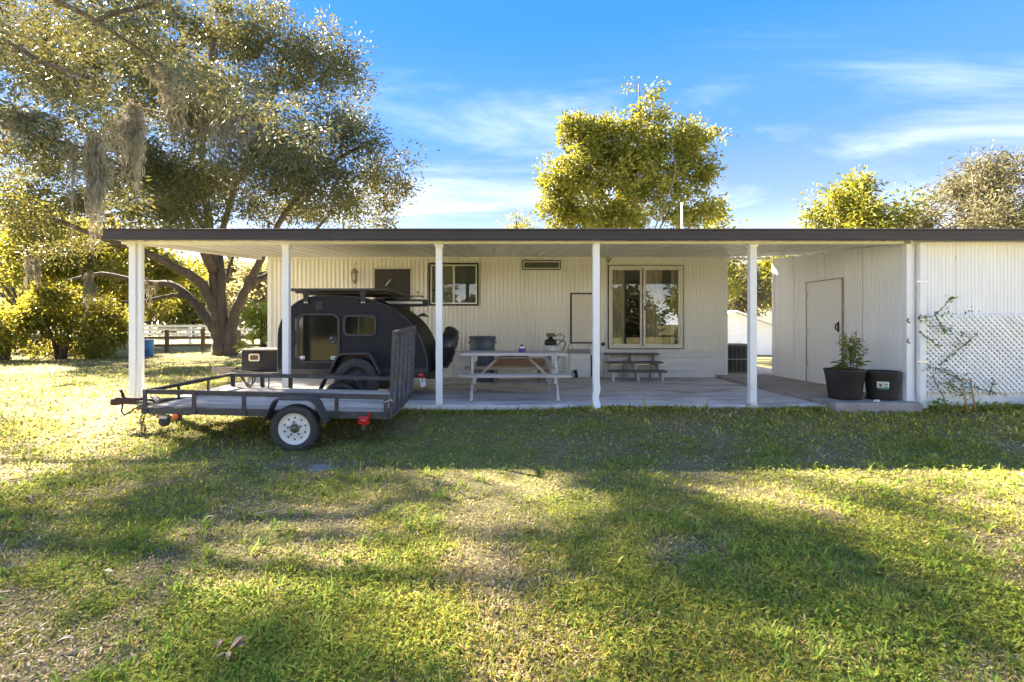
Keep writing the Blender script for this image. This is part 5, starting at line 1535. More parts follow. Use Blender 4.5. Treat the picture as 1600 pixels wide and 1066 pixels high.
# nearer oak whose trunk stands outside the frame, reaching over the roof corner
NB = np.array([-12.3, 8.6, 0.0])
def nn(px, py, d): return tuple(np.array([(px - 775) / 800 * d, d, 1.24 - (py - 505) / 800 * d]) - NB)
near_limbs = [
    ([(-2.2, -0.6, 0), (-2.1, -0.55, 1.5), (-1.5, -0.3, 3.0), (-0.3, 0.0, 5.2), (1.2, 0.3, 7.0)], 0.32, 0.10),
    ([(1.2, 0.3, 7.0), (3.0, 0.6, 7.9), nn(88, 0, 9.1), nn(150, 32, 9.1), nn(195, 62, 9.1), nn(250, 100, 9.2), nn(330, 150, 9.4)], 0.075, 0.012),
    ([(-1.5, -0.3, 3.0), (1.0, 0.2, 4.4), nn(-30, 190, 9.0), nn(60, 215, 8.9), nn(140, 235, 8.8), nn(200, 265, 8.8)], 0.06, 0.015),
    ([(-0.3, 0.0, 5.2), (2.0, -1.2, 7.0), (4.0, -2.4, 8.2), (5.6, -2.8, 8.8)], 0.08, 0.02),
    ([(1.2, 0.3, 7.0), (2.0, 1.6, 8.4), (3.6, 2.2, 9.6)], 0.07, 0.02),
    ([(0.5, 0.2, 6.2), nn(-20, 60, 8.6), nn(60, 95, 8.5), nn(130, 120, 8.5)], 0.08, 0.02),
    ([nn(150, 32, 9.1), nn(180, 20, 8.9), nn(230, 8, 8.8), nn(270, -10, 8.8)], 0.05, 0.02),
]
def nl(px, py, d, r, rz):
    a = nn(px, py, d); s = 800 / d
    return (a[0], a[1], a[2], r / s, r / s, rz / s)
near_lobes = [nl(60, 130, 8.8, 75, 45), nl(150, 165, 8.8, 70, 40), nl(40, 200, 8.6, 65, 50), nl(250, 90, 9.0, 80, 34), nl(330, 135, 9.2, 62, 30), nl(400, 170, 9.6, 55, 26), nl(110, 230, 8.8, 60, 34), nl(465, 205, 9.8, 40, 18), nl(180, 300, 9.2, 30, 30),
              nl(10, 60, 8.8, 60, 45), nl(200, 20, 8.6, 90, 30)]
# crown overhead and outside the frame
near_lobes += [(x_, y_, z_, 1.5, 1.4, 0.7, 2.2) for x_, y_, z_ in ((-3.6, 3.2, 8.3), (-2.0, 1.6, 8.8), (-1.6, 4.2, 9.2), (0.4, 2.6, 8.2), (0.2, 0.2, 8.9), (2.3, 1.4, 9.0), (1.9, 3.9, 8.6), (3.4, 2.9, 9.4), (2.2, -0.9, 8.1), (4.1, 0.2, 8.4), (-0.8, -1.6, 8.4), (3.6, -2.4, 8.6), (5.2, -1.6, 8.4), (-5.0, 4.5, 8.0), (-5.2, 2.2, 8.4), (-3.6, 0.4, 8.6), (0.6, 1.2, 7.6), (-1.2, 0.4, 7.8))]
nearoak = tree('oak_tree', 'leaning oak whose dark leafy branches hang over the roof corner', 'tree', tuple(NB), near_limbs, near_lobes, 760, 88, 0.105, 0.036, 0.36, 'near_leaf', seed=33, twig=0.016, sides=12, flat=0.6, droop=0.15)

# Spanish moss curtains
def moss(label, top, length, width, n, seed, wmul=1.0):
    g = np.random.default_rng(seed)
    root_p = np.array(top, float)
    V = []; T = []
    segs = 11
    nk = max(4, n // 24)
    kc = g.normal(size=(nk, 3)) * width * np.array([0.62, 0.5, 0.0]); kl = g.uniform(0.3, 1.0, nk) ** 1.3; kz = g.normal(size=nk) * 0.10 * length + kc[:, 0] * 0.25
    for i in range(n):
        k_ = g.integers(nk)
        ln = length * kl[k_] * g.uniform(0.15, 1.0)
        sw = width * 0.16 * g.normal(size=2)
        z0 = kz[k_] - g.uniform(0, 0.25) * ln
        p = kc[k_] + np.array([sw[0], sw[1], z0]); q = []
        ph = g.uniform(0, 6.28, 4); am = g.uniform(0.02, 0.075, 2)
        for s_ in range(segs + 1):
            f = s_ / segs
            q.append(p + np.array([-sw[0] * 0.7 * f + math.sin(f * 13 + ph[0]) * am[0] + g.normal() * 0.012, -sw[1] * 0.6 * f + math.cos(f * 12 + ph[1]) * am[1], -ln * f]))
        w = g.uniform(0.003, 0.008) * wmul
        ang = g.uniform(0, math.pi)
        sd = np.array([math.cos(ang), math.sin(ang), 0]) * w
        b = len(V)
        for s_, c in enumerate(q):
            k = (0.5 + 0.8 * math.sin(math.pi * min(1, s_ / segs * 0.8 + 0.12))) * (1 - 0.6 * (s_ / segs))
            V.append(c - sd * k); V.append(c + sd * k)
        for s_ in range(segs):
            T.append((b + 2 * s_, b + 2 * s_ + 1, b + 2 * s_ + 3)); T.append((b + 2 * s_, b + 2 * s_ + 3, b + 2 * s_ + 2))
    o = link('spanish_moss', fast_mesh('spanish_moss', np.array(V), np.array(T), 'moss'))
    o.location = top
    return tag(o, label, 'spanish moss', 'spanish moss hanging from the oak branches')
def mw(px, py, d): return ((px - 775) / 800 * d, d, 1.24 - (py - 505) / 800 * d)
moss('longest grey curtain of spanish moss hanging past the roof corner', mw(150, 222, 8.6), 1.85, 0.16, 520, 1)
moss('broad pale curtain of spanish moss just above the roof corner', mw(210, 175, 9.0), 1.45, 0.22, 520, 2)
moss('short tuft of spanish moss dangling beside the longest curtain, farther from the roof', mw(112, 230, 8.6), 0.8, 0.14, 160, 3)
moss('pale wisps of spanish moss high in the oak crown above the thick limbs', mw(290, 140, 15.5), 2.6, 0.8, 600, 4, 1.6)
moss('thin veil of spanish moss hanging mid crown near the middle of the oak', mw(372, 160, 15.5), 2.6, 0.7, 600, 5, 1.6)
moss('slim moss strand hanging from the low oak limb beside the post', mw(45, 405, 17.0), 1.6, 0.2, 160, 6, 1.8)
moss('slim moss strand hanging over the shrub near the far fence', mw(142, 425, 16.5), 1.5, 0.2, 160, 7, 1.8)
moss('small moss tuft under the oak limb nearest the white corner post', mw(236, 440, 18.5), 1.1, 0.15, 90, 8, 1.8)
moss('fine veil of moss under the highest overhanging branch', mw(265, 115, 9.2), 0.8, 0.32, 300, 9)
moss('wispy moss drape among the dark overhanging leaves at the frame edge', mw(55, 175, 8.7), 0.9, 0.35, 300, 10)
moss('pale moss beard hanging in the crown above the second white post', mw(470, 225, 17.5), 1.7, 0.5, 260, 11, 1.7)
moss('faint moss curtain in the far crown just over the roof', mw(330, 265, 18.0), 1.9, 0.6, 320, 12, 1.8)
# golden tree behind the house
def gl(px, py, y, r, rz, d, bx):
    s = 800 / (d + y)
    return ((px - 775) / s - bx, y, 1.24 - (py - 505) / s, r / s, r / s * 0.9, rz / s)
D = 20.0; BX = 5.5
G = lambda px, py, y, r, rz: gl(px, py, y, r, rz, D, BX)
def gp(px, py, y=0):
    s = 800 / (D + y); return ((px - 775) / s - BX, y, 1.24 - (py - 505) / s)
gt_limbs = [([(0, 0, 0), (0.05, 0, 2), (0.0, 0, 4), gp(990, 300), gp(995, 240), gp(1000, 180), gp(998, 130)], 0.20, 0.02),
            ([(0, 0, 2.2), gp(960, 380), gp(925, 320, -.5), gp(890, 250, -.8), gp(875, 215, -.8)], 0.09, 0.02),
            ([(0, 0, 2.5), gp(1015, 390), gp(1045, 330, .4), gp(1072, 270, .6), gp(1100, 225, .6)], 0.05, 0.012),
            ([(0, 0, 3.0), gp(950, 350, 1.2), gp(930, 270, 1.8), gp(945, 210, 1.8)], 0.08, 0.02),
            ([(0, 0, 3.0), gp(1030, 340, -1.2), gp(1055, 270, -1.8), gp(1045, 215, -1.6)], 0.04, 0.010),
            ([(0, 0, 2.0), gp(1040, 400, -.3), gp(1085, 345, 0), gp(1110, 300, 0)], 0.08, 0.02)]
gt_lobes = [G(985, 290, 0, 85, 62), G(985, 245, 0, 60, 34), G(895, 270, -.5, 52, 48), G(885, 330, 0, 46, 38), G(925, 225, 0, 50, 36), G(900, 200, -.6, 26, 22), G(905, 178, -.6, 9, 8), G(960, 208, 0, 44, 26), G(1000, 160, 0, 17, 36), G(1015, 195, .3, 34, 24), G(983, 132, 0, 8, 14), G(1026, 140, 0, 6, 12), G(1020, 155, 0, 9, 12),
            G(1050, 225, 0, 46, 36), G(1090, 215, .5, 32, 24), G(1125, 209, .5, 14, 7), G(1085, 270, 0, 40, 44), G(1065, 325, 0, 48, 34), G(1108, 330, .4, 24, 20), G(955, 345, 0, 70, 34), G(855, 285, -.5, 16, 32), G(848, 235, -.5, 10, 12)]
gold = tree('golden_tree', 'tall bushy yellow green tree rising behind the middle of the roof', 'tree', (BX, D, 0), gt_limbs, gt_lobes, 700, 62, 0.14, 0.09, 0.26, 'gold_leaf', 'bark_light', seed=8, twig=0.016, shell=0.5, flat=0.8)

def small_tree(name, label, px, top, d, rpx, leaf, seed, n=150, per=110, L=0.2, W=0.09, group=None, bark='bark', cr=0.55, shape=None, low=None, trunk_r=0.16):
    s = 800 / d
    X = (px - 775) / s
    H = 1.24 - (top - 505) / s
    rr = rpx / s
    zl = low if low is not None else H * 0.35
    g = np.random.default_rng(seed)
    limbs = [([(0, 0, 0), (0.05, 0, zl * 0.6), (0, 0.05, zl), (0.1, 0, (zl + H) / 2), (0.0, 0, H * 0.92)], trunk_r, 0.03)]
    for k in range(5):
        a = 2 * math.pi * k / 5 + g.uniform(-.4, .4)
        limbs.append(([(0, 0, zl * g.uniform(0.6, 1.0)), (math.cos(a) * rr * .4, math.sin(a) * rr * .4, zl + (H - zl) * .35), (math.cos(a) * rr * .75, math.sin(a) * rr * .75, zl + (H - zl) * g.uniform(.5, .75))], trunk_r * .55, 0.02))
    lobes = []
    for k in range(9):
        a = g.uniform(0, 2 * math.pi); q = g.uniform(0.2, 0.75); z = g.uniform(0.15, 0.85)
        w = math.sin(math.pi * min(0.95, z + 0.12)) ** 0.6
        lr = rr * g.uniform(0.34, 0.55)
        lobes.append((math.cos(a) * rr * q * w, math.sin(a) * rr * q * w, zl + (H - zl) * z, lr, lr, min(lr * 0.75, (H - zl) * 0.3)))
    lobes.append((0, 0, H - rr * 0.3, rr * .35, rr * .35, rr * .28))
    return tree(name, label, 'tree', (X, d, 0), limbs, lobes, n, per, L, W, cr, leaf, bark, seed=seed, group=group, twig=0.02, shell=0.5)
small_tree('bright_tree', 'rounded bright yellow green tree showing above the shed roof', 1322, 276, 28, 92, 'gold_leaf', 41, n=170, per=120, L=0.22, W=0.12, bark='bark_light')
small_tree('dull_tree', 'grey brown sparse tree above the shed roof at the edge of the lot', 1545, 232, 25, 112, 'olive_leaf', 42, n=230, per=95, L=0.20, W=0.07, bark='bark_light', cr=0.6)
small_tree('dull_tree', 'olive tree low between the bright rounded tree and the sparse grey one', 1440, 318, 30, 52, 'olive_leaf', 43, n=80, per=90, L=0.2, W=0.09)
small_tree('thin_tree', 'thin twiggy treetop just showing over the roof beside the golden tree', 806, 322, 24, 40, 'bush_leaf', 44, n=42, per=26, L=0.2, W=0.06, cr=0.4)
small_tree('thin_tree', 'low green treetop showing over the roof past the golden tree', 1120, 336, 23, 34, 'bush_leaf', 45, n=40, per=60, L=0.2, W=0.1)
small_tree('bright_tree', 'bright yellow tree seen through the gap beside the shed wall', 1212, 396, 27, 44, 'gold_leaf', 46, n=90, per=120, L=0.22, W=0.13, low=1.9, bark='bark_light')
small_tree('dull_tree', 'dusty olive tree seen through the gap behind the house corner', 1150, 418, 25, 48, 'olive_leaf', 47, n=90, per=110, L=0.2, W=0.08, low=1.6)
# woods and yard trees beyond the fences
small_tree('yard_tree', 'low yellow leaved tree crowding the frame edge behind the shrubs', 40, 285, 25, 150, 'bush_leaf', 51, n=190, per=90, L=0.24, W=0.13, low=1.6)
small_tree('yard_tree', 'yellow green tree with drooping crown behind the shrubs and low limb', 190, 360, 29, 120, 'bush_leaf', 52, n=140, per=90, L=0.26, W=0.14, low=1.5)
wood_specs = [(-80, 300, 34, 140, 'bush_leaf'), (110, 380, 42, 110, 'sage_leaf'), (235, 400, 48, 80, 'sage_leaf'), (300, 415, 46, 62, 'gold_leaf'), (355, 395, 52, 70, 'sage_leaf'), (415, 410, 44, 60, 'sage_leaf'), (20, 420, 50, 90, 'sage_leaf'), (460, 420, 55, 70, 'sage_leaf'), (170, 430, 56, 80, 'gold_leaf'), (270, 440, 60, 70, 'sage_leaf')]
wlab = ['tall yellow green wood tree at the frame edge past the fences', 'pale sage tree past the fence behind the shrubs', 'pale sage tree past the white fence beside the corner post', 'small golden tree past the white fence left of the oak trunk', 'greyish sage tree directly behind the oak trunk', 'pale sage tree past the fence between oak and house', 'low pale sage tree past the fence at the frame edge', 'far sage tree mostly behind the house wall', 'far golden tree past the fence under the drooping crown', 'far low sage tree seen under the oak limbs']
for i, (px, top, d, rp, lf) in enumerate(wood_specs):
    small_tree('wood_tree', wlab[i], px, top, d, rp, lf, 60 + i, n=80, per=85, L=0.36, W=0.2, low=1.0, cr=0.8, group='trees of the wood beyond the fences')

# shrubs
def shrub(name, label, px, py_base, top, d, rpx, leaf, seed, n=80, per=100, L=0.15, W=0.075, stems=7, cr=0.34, group=None):
    s = 800 / d; X = (px - 775) / s
    H = 1.24 - (top - 505) / s; rr = rpx / s
    g = np.random.default_rng(seed)
    limbs = []
    for k in range(stems):
        a = 2 * math.pi * k / stems + g.uniform(-.3, .3)
        limbs.append(([(0.1 * math.cos(a), 0.1 * math.sin(a), 0), (rr * .2 * math.cos(a), rr * .2 * math.sin(a), H * .35), (rr * .5 * math.cos(a), rr * .5 * math.sin(a), H * .7)], 0.05, 0.015))
    lobes = [(0, 0, H * .5, rr * .7, rr * .7, H * .4)]
    for k in range(12):
        a = g.uniform(0, 6.28); q = g.uniform(.3, .95)
        lobes.append((rr * q * math.cos(a), rr * q * math.sin(a), H * g.uniform(.14, .95) * (1 - .25 * q), rr * g.uniform(.2, .42), rr * g.uniform(.2, .42), H * g.uniform(.10, .22)))
    return tree(name, label, 'shrub', (X, d, 0), limbs, lobes, n, per, L, W, cr, leaf, 'bark', seed=seed, twig=0.014, trunk_n=stems, sides=6, group=group, shell=0.8)
shrub('shrub', 'big dark multi stemmed shrub at the edge of the lawn by the fence', 95, 560, 435, 17.6, 68, 'bush_leaf', 71, n=95, per=75)
shrub('shrub', 'leafy low shrub filling the frame edge beside the dark multi stemmed shrub', 5, 560, 470, 17.0, 55, 'bush_leaf', 72, n=60, per=80)
shrub('shrub', 'yellow green bushy shrub next to the blue drum', 160, 558, 455, 19.2, 46, 'bush_leaf', 73, n=55, per=80)
shrub('broadleaf_plant', 'bright lime broad leaved plant beside the corner of the mobile home', 411, 560, 455, 15.0, 15, 'lime_leaf', 74, n=14, per=22, L=0.26, W=0.13, stems=4)

# ------------------------------------------------------------------ fences, drum, far buildings
wfence = thing('farm_fence', 'white four rail farm fence far beyond the brown post and rail fence', 'fence', (-16, 31, 0))
for k in range(14):
    x = -14 + k * 2.3
    MB().box(x - 0.065, x + 0.065, -0.065, 0.065, 0.0, 1.15).build('post', 'white', wfence, bevel=0.01)
for z in (0.32, 0.58, 0.84, 1.06):
    MB().box(-14, 16, -0.10, -0.067, z - 0.075, z + 0.075).build('rail', 'white', wfence)
bf = thing('rail_fence', 'brown wooden post and rail fence running behind the oak trunk', 'fence', (-14, 21.6, 0))
for k in range(11):
    x = -9.0 + k * 1.52
    MB().box(x - 0.065, x + 0.065, -0.06, 0.06, 0.0, 0.98 + 0.04 * math.sin(k * 3)).build('post', 'fence_wood', bf, bevel=0.01)
    if k < 10:
        for z in (0.30, 0.62):
            MB().beam((x + 0.0, -0.085, z + 0.01 * math.sin(k)), (x + 1.52, -0.085, z + 0.01 * math.cos(k)), 0.045, 0.085).build('rail', 'fence_wood', bf)
dr_ = thing('drum', 'blue plastic drum standing near the fence behind the corner post', 'drum', (-13.0, 19.0, 0))
MB().lathe([(0, 0.005), (0.24, 0.005), (0.25, 0.03), (0.26, 0.28), (0.27, 0.30), (0.26, 0.32), (0.26, 0.56), (0.27, 0.58), (0.25, 0.62), (0.0, 0.63)], (0, 0, 0), 'z', 24).build('body', 'blue', dr_)
MB().lathe([(0.05, 0.63), (0.05, 0.65), (0, 0.65)], (0.1, 0, 0), 'z', 12).build('bung', 'white', dr_)

def gable_shed(name, label, x, y, w, dep, hw, hr, m, rm):
    t = thing(name, label, 'shed', (x, y, 0))
    MB().prism([(-w / 2, 0), (w / 2, 0), (w / 2, hw), (0, hr), (-w / 2, hw)], 0, dep).build('wall', m, t)
    for s_ in (-1, 1):
        MB().beam((s_ * (w / 2 + 0.15), dep / 2 - 0.1, hw + 0.03 - 0.15 * (hr - hw) / (w / 2)), (0, dep / 2 - 0.1, hr + 0.04), dep + 0.3, 0.06, up=(0, 0, 1)).build('roof', rm, t)
    MB().box(-0.5, 0.5, -0.03, -0.003, 0.05, 2.0 if hw > 1.9 else hw * .9).build('door', m, t, bevel=0.01)
    return t
gable_shed('garden_shed', 'small white gabled shed behind the air conditioner', 9.3, 20.0, 4.2, 3.0, 0.95, 1.66, 'white', 'white')
gable_shed('far_shed', 'white shed wall far behind the wooden ladder', 21.2, 38.0, 6.0, 4.0, 2.2, 2.7, 'white', 'white')
ew = thing('rear_awning', 'brown edged corner of a low rear roof poking out beside the house end', 'awning', (5.3, 13.4, 0))
MB().prism([(4.86 - 5.3, 1.86), (5.86 - 5.3, 1.62), (6.02 - 5.3, 1.66), (5.94 - 5.3, 1.76), (4.86 - 5.3, 2.08)], 0, 1.2).build('fascia', 'brown_wood', ew)
MB().prism([(4.86 - 5.3, 1.78), (5.80 - 5.3, 1.56), (5.86 - 5.3, 1.615), (4.86 - 5.3, 1.855)], 0.02, 1.2).build('soffit', 'frame_white', ew)
MB().tube([(0.38, 1.15, 0.0), (0.38, 1.15, 1.6)], 0.04, 8).build('post', 'white', ew)
ld = thing('wooden_ladder', 'small wooden A frame ladder standing in the sunlit yard past the gap', 'ladder', (13.1, 24.5, 0))
for s_ in (-1, 1):
    for y in (-0.3, 0.3):
        MB().beam((s_ * 0.30, y, 0), (s_ * 0.08, y * .2, 1.25), 0.06, 0.035).build('leg', 'bamboo', ld)
for k in range(4):
    z = 0.2 + k * 0.27
    MB().box(-0.30 + 0.045 * k, 0.30 - 0.045 * k, -0.28 + 0.05 * k, -0.22 + 0.05 * k, z, z + 0.03).build('rung', 'bamboo', ld)
MB().box(-0.45, 0.45, -0.12, 0.12, 1.255, 1.30).build('top', 'brown_wood', ld)
def log(name, label, x, y, n, m, seed):
    t = thing(name, label, 'brush pile', (x, y, 0)); g = np.random.default_rng(seed)
    for k in range(n):
        a = g.uniform(0, math.pi); L = g.uniform(0.3, 0.7); c = g.normal(size=2) * 0.25; z = 0.06 + 0.05 * k * 0.6
        MB().tube([(c[0] - math.cos(a) * L / 2, c[1] - math.sin(a) * L / 2, z), (c[0], c[1], z + 0.03), (c[0] + math.cos(a) * L / 2, c[1] + math.sin(a) * L / 2, z)], g.uniform(0.03, 0.07), 7).build('branch', m, t)
log('brush_pile', 'dark pile of cut branches on the grass past the gap', 11.5, 21.2, 9, 'black_metal', 3)

# trees on the photographer's side of the lot (seen only mirrored in the glass)
back = []
for i, (lf, lab) in enumerate((('olive_leaf', 'olive trees across the lot mirrored in the glass'), ('bush_leaf', 'green trees across the lot mirrored in the glass'))):
    s = 800 / 20.0
    back.append(small_tree('street_tree', lab, 775, 505 - (5.4 - 1.24) * s, 20.0, 3.6 * s, lf, 90 + i, n=110, per=80, L=0.5, W=0.26, low=0.7, cr=1.0, group=lab))
for i, (x, y, k, r_) in enumerate(((-30, -33, 0, 0), (-22, -30, 1, 0.5), (-15, -34, 0, 2), (-7.5, -31, 1, 1), (0, -34, 0, 3), (7, -30, 1, 2.4), (14, -33, 0, 4), (21, -31, 1, 4.4), (29, -33, 0, 5))):
    t = back[k] if i < 2 else copy_tree(back[k])
    t.location = (x, y, -0.2); t.rotation_euler = (0, 0, r_)

# ------------------------------------------------------------------ lawn
def lawn():
    g = np.random.default_rng(77)
    def sample(n, y0, y1, power=1.0):
        # screen-adaptive: many blades close by, fewer further away
        u = g.random(n)
        a = 1.0 / y0; b = 1.0 / y1
        y = 1.0 / (a + (b - a) * u)
        xl = -1.05 * y - 0.9; xr = 1.06 * y + 0.6
        x = xl + (xr - xl) * g.random(n)
        return x, y
    xs, ys = [], []
    x, y = sample(330000, 1.45, 7.2)
    xs.append(x); ys.append(y)
    x, y = sample(80000, 7.0, 26)
    k = x < -4.4
    xs.append(x[k]); ys.append(y[k])
    # strip outside the patio and shed base, taller tufts
    n = 9000
    x = g.uniform(-5.0, 9.5, n); y = 7.10 - np.abs(g.normal(size=n)) * 0.10
    xs.append(x); ys.append(y)
    ntuft = n
    x = np.concatenate(xs); y = np.concatenate(ys)
    edge = np.zeros(len(x), bool); edge[-ntuft:] = True
    patchn = vnoise(x, y, 0.9, 5) * 0.55 + vnoise(x, y, 0.33, 6) * 0.45
    bare = vnoise(x, y, 0.62, 9) * 0.6 + vnoise(x, y, 0.2, 10) * 0.4
    keep = (g.random(len(x)) < np.clip(1.9 - 1.9 * bare, 0.2, 1)) | edge
    # sand patch, trodden ground near the corner post, concrete
    keep &= ~((((x + 1.64) / 0.20) ** 2 + ((y - 4.88) / 0.12) ** 2 < 1) & (g.random(len(x)) < 0.72))
    worn = (np.hypot((x + 6.6) / 1.7, (y - 7.4) / 0.85) < 1)
    keep &= ~(worn & (g.random(len(x)) < 0.8))
    keep &= ~((x > -4.97) & (x < 4.58) & (y > 7.118) & (y < 15))
    keep &= ~((x > 4.57) & (x < 5.76) & (y > 6.895))
    keep &= ~((x > 5.7) & (y > 7.10))
    x, y, patchn, bare, edge = x[keep], y[keep], patchn[keep], bare[keep], edge[keep]
    n = len(x)
    z = gz(x, y)
    dist = np.hypot(x, y)
    big = vnoise(x, y, 2.2, 12)
    L = g.uniform(0.016, 0.046, n) * (0.75 + 0.6 * big) * np.clip(dist / 5.5, 1, 1.9)
    L[edge] *= g.uniform(0.9, 1.9, edge.sum())
    tall = g.random(n) < 0.025
    L[tall] *= 1.8
    W = g.uniform(0.0034, 0.0092, n) * np.clip(dist / 3.6, 1, 3.2)
    yaw = g.uniform(0, 2 * np.pi, n)
    lean = np.clip(g.normal(1.15, 0.36, n), 0.1, 1.55)
    # clump direction coherence
    cl = vnoise(x, y, 0.16, 15) * 2 * np.pi * 2
    yaw = np.where(g.random(n) < 0.45, cl + g.normal(size=n) * 0.5, yaw)
    dry = (bare * 0.8 + g.normal(size=n) * 0.16) > np.where(y > 7.4, 0.74, 0.53)
    lean[dry] = np.clip(lean[dry] + 0.5, 0, 1.5)
    dx, dy = np.cos(yaw), np.sin(yaw)
    side = np.stack([-dy, dx, np.zeros(n)], 1)
    base = np.stack([x, y, z - 0.004], 1)
    m_ = base + np.stack([dx * np.sin(lean * 0.55) * L * 0.55, dy * np.sin(lean * 0.55) * L * 0.55, np.cos(lean * 0.55) * L * 0.55], 1)
    tip = m_ + np.stack([dx * np.sin(lean * 1.25) * L * 0.5, dy * np.sin(lean * 1.25) * L * 0.5, np.cos(lean * 1.25) * L * 0.5], 1)
    V = np.stack([base - side * W[:, None] * .4, base + side * W[:, None] * .4, m_ - side * W[:, None] * .5, m_ + side * W[:, None] * .5, tip], 1)
    b = np.arange(n)[:, None] * 5
    T = np.concatenate([b + np.array([[0, 1, 3]]), b + np.array([[0, 3, 2]]), b + np.array([[2, 3, 4]])], 0)
    cA = np.array([0.23, 0.275, 0.050]); cB = np.array([0.46, 0.42, 0.075]); cC = np.array([0.60, 0.49, 0.12])
    cD = np.array([0.60, 0.46, 0.27]); cE = np.array([0.42, 0.31, 0.17])
    f = np.clip(patchn * 1.25 - 0.15 + g.normal(size=n) * 0.22, 0, 1)[:, None]
    col = cA * (1 - f) + cB * f
    yel = (g.random(n) < 0.16 + 0.25 * (big > 0.6))[:, None]
    col = np.where(yel, cC * g.uniform(0.7, 1.1, (n, 1)), col)
    dcol = np.where(g.random((n, 1)) < 0.6, cD, cE)
    col = np.where(dry[:, None], dcol, col)
    col = col * np.exp(g.normal(size=(n, 1)) * 0.30) * (0.8 + 0.4 * vnoise(x, y, 0.12, 61))[:, None]
    me = fast_mesh('grass', V.reshape(-1, 3), T, 'grass', tint=np.repeat(col, 5, axis=0))
    o = link('grass', me)
    tag(o, 'short patchy lawn grass with yellow and dry blades covering the yard', 'grass', kind='stuff')
    # coarse tufts of broad bladed grass
    nt_ = 1500
    tx, ty = sample(nt_, 1.45, 7.0)
    k = (vnoise(tx, ty, 1.1, 51) > 0.42) & ~((tx > -4.97) & (ty > 6.9)); tx, ty = tx[k], ty[k]; nt_ = len(tx)
    per = 9; n = nt_ * per
    x = np.repeat(tx, per) + g.normal(size=n) * 0.012; y = np.repeat(ty, per) + g.normal(size=n) * 0.012
    yaw = g.uniform(0, 2 * np.pi, n); lean = np.clip(g.normal(0.85, 0.3, n), 0.1, 1.45)
    L = np.repeat(g.uniform(0.05, 0.105, nt_), per) * g.uniform(0.6, 1.2, n); W = np.repeat(g.uniform(0.0045, 0.0095, nt_), per)
    dx, dy = np.cos(yaw), np.sin(yaw); side = np.stack([-dy, dx, np.zeros(n)], 1)
    P0 = np.stack([x, y, gz(x, y) - 0.004], 1)
    step = lambda f, w: np.stack([dx * np.sin(lean * f) * L * w, dy * np.sin(lean * f) * L * w, np.cos(lean * f) * L * w], 1)
    P1 = P0 + step(0.5, 0.4); P2 = P1 + step(1.0, 0.35); P3 = P2 + step(1.5, 0.3)
    w_ = W[:, None]
    V = np.stack([P0 - side * w_ * .35, P0 + side * w_ * .35, P1 - side * w_ * .5, P1 + side * w_ * .5, P2 - side * w_ * .42, P2 + side * w_ * .42, P3], 1)
    b = np.arange(n)[:, None] * 7
    T = np.concatenate([b + np.array([[0, 1, 3]]), b + np.array([[0, 3, 2]]), b + np.array([[2, 3, 5]]), b + np.array([[2, 5, 4]]), b + np.array([[4, 5, 6]])], 0)
    f = np.repeat(g.random(nt_), per)[:, None]
    col = (np.array([0.20, 0.30, 0.05]) * (1 - f) + np.array([0.42, 0.48, 0.09]) * f) * g.uniform(0.85, 1.15, (n, 1))
    o = link('grass_tufts', fast_mesh('grass_tufts', V.reshape(-1, 3), T, 'grass', tint=np.repeat(col, 7, axis=0)))
    tag(o, 'coarse tufts of broad bladed grass standing in the lawn', 'grass', kind='stuff')
    # clover-like broad leaves between the blades
    n = 120000
    xx, yy = sample(n, 1.45, 7.1)
    cl = vnoise(xx, yy, 0.7, 31)
    k = (g.random(n) < np.clip((cl - 0.22) * 3, 0.15, 1) * np.clip((0.60 - (vnoise(xx, yy, 0.62, 9) * 0.6 + vnoise(xx, yy, 0.2, 10) * 0.4)) * 7, 0.04, 1)) & ~((xx > -4.97) & (yy > 7.06))
    xx, yy = xx[k], yy[k]; n = len(xx)
    pos = np.stack([xx, yy, gz(xx, yy) + g.uniform(0.006, 0.040, n)], 1)
    d = rand_unit(n, g) * np.array([1, 1, 0.45]); nrm = rand_unit(n, g) * 0.55 + np.array([0, 0, 1])
    sz = np.clip(np.hypot(xx, yy) / 4.0, 1, 1.6)
    v, t = leaf_arrays(pos, d, nrm, g.uniform(0.014, 0.038, n) * sz, g.uniform(0.006, 0.016, n) * sz, droop=0.15)
    o = link('ground_cover', fast_mesh('ground_cover', v, t, 'clover'))
    tag(o, 'small round leaved weeds mixed into the lawn', 'weeds', kind='stuff')
    # dead thatch lying flat
    n = 9000
    xx, yy = sample(n, 1.45, 7.0)
    br = vnoise(xx, yy, 0.62, 9) * 0.6 + vnoise(xx, yy, 0.2, 10) * 0.4
    k = g.random(n) < np.clip((br - 0.35) * 3, 0.06, 1)
    xx, yy = xx[k], yy[k]; n = len(xx)
    pos = np.stack([xx, yy, gz(xx, yy) + g.uniform(0.004, 0.022, n)], 1)
    d = rand_unit(n, g) * np.array([1, 1, 0.12]); nrm = rand_unit(n, g) * 0.25 + np.array([0, 0, 1])
    v, t = leaf_arrays(pos, d, nrm, g.uniform(0.02, 0.055, n), g.uniform(0.003, 0.011, n))
    o = link('leaf_litter', fast_mesh('leaf_litter', v, t, 'leaf_brown'))
    tag(o, 'dry brown leaf bits and thatch scattered over the lawn', 'leaf litter', kind='stuff')
    # dry leaves blown onto the patio
    n = 150
    xx = g.uniform(-2.6, 4.4, n); yy = 7.15 + g.random(n) ** 1.6 * 3.4
    pos = np.stack([xx, yy, np.full(n, 0.104)], 1)
    d = rand_unit(n, g) * np.array([1, 1, 0.1]); nrm = rand_unit(n, g) * 0.2 + np.array([0, 0, 1])
    v, t = leaf_arrays(pos, d, nrm, g.uniform(0.02, 0.055, n), g.uniform(0.008, 0.022, n))
    o = link('patio_litter', fast_mesh('patio_litter', v, t, 'leaf_brown'))
    tag(o, 'dry leaf bits blown across the concrete patio', 'leaf litter', kind='stuff')
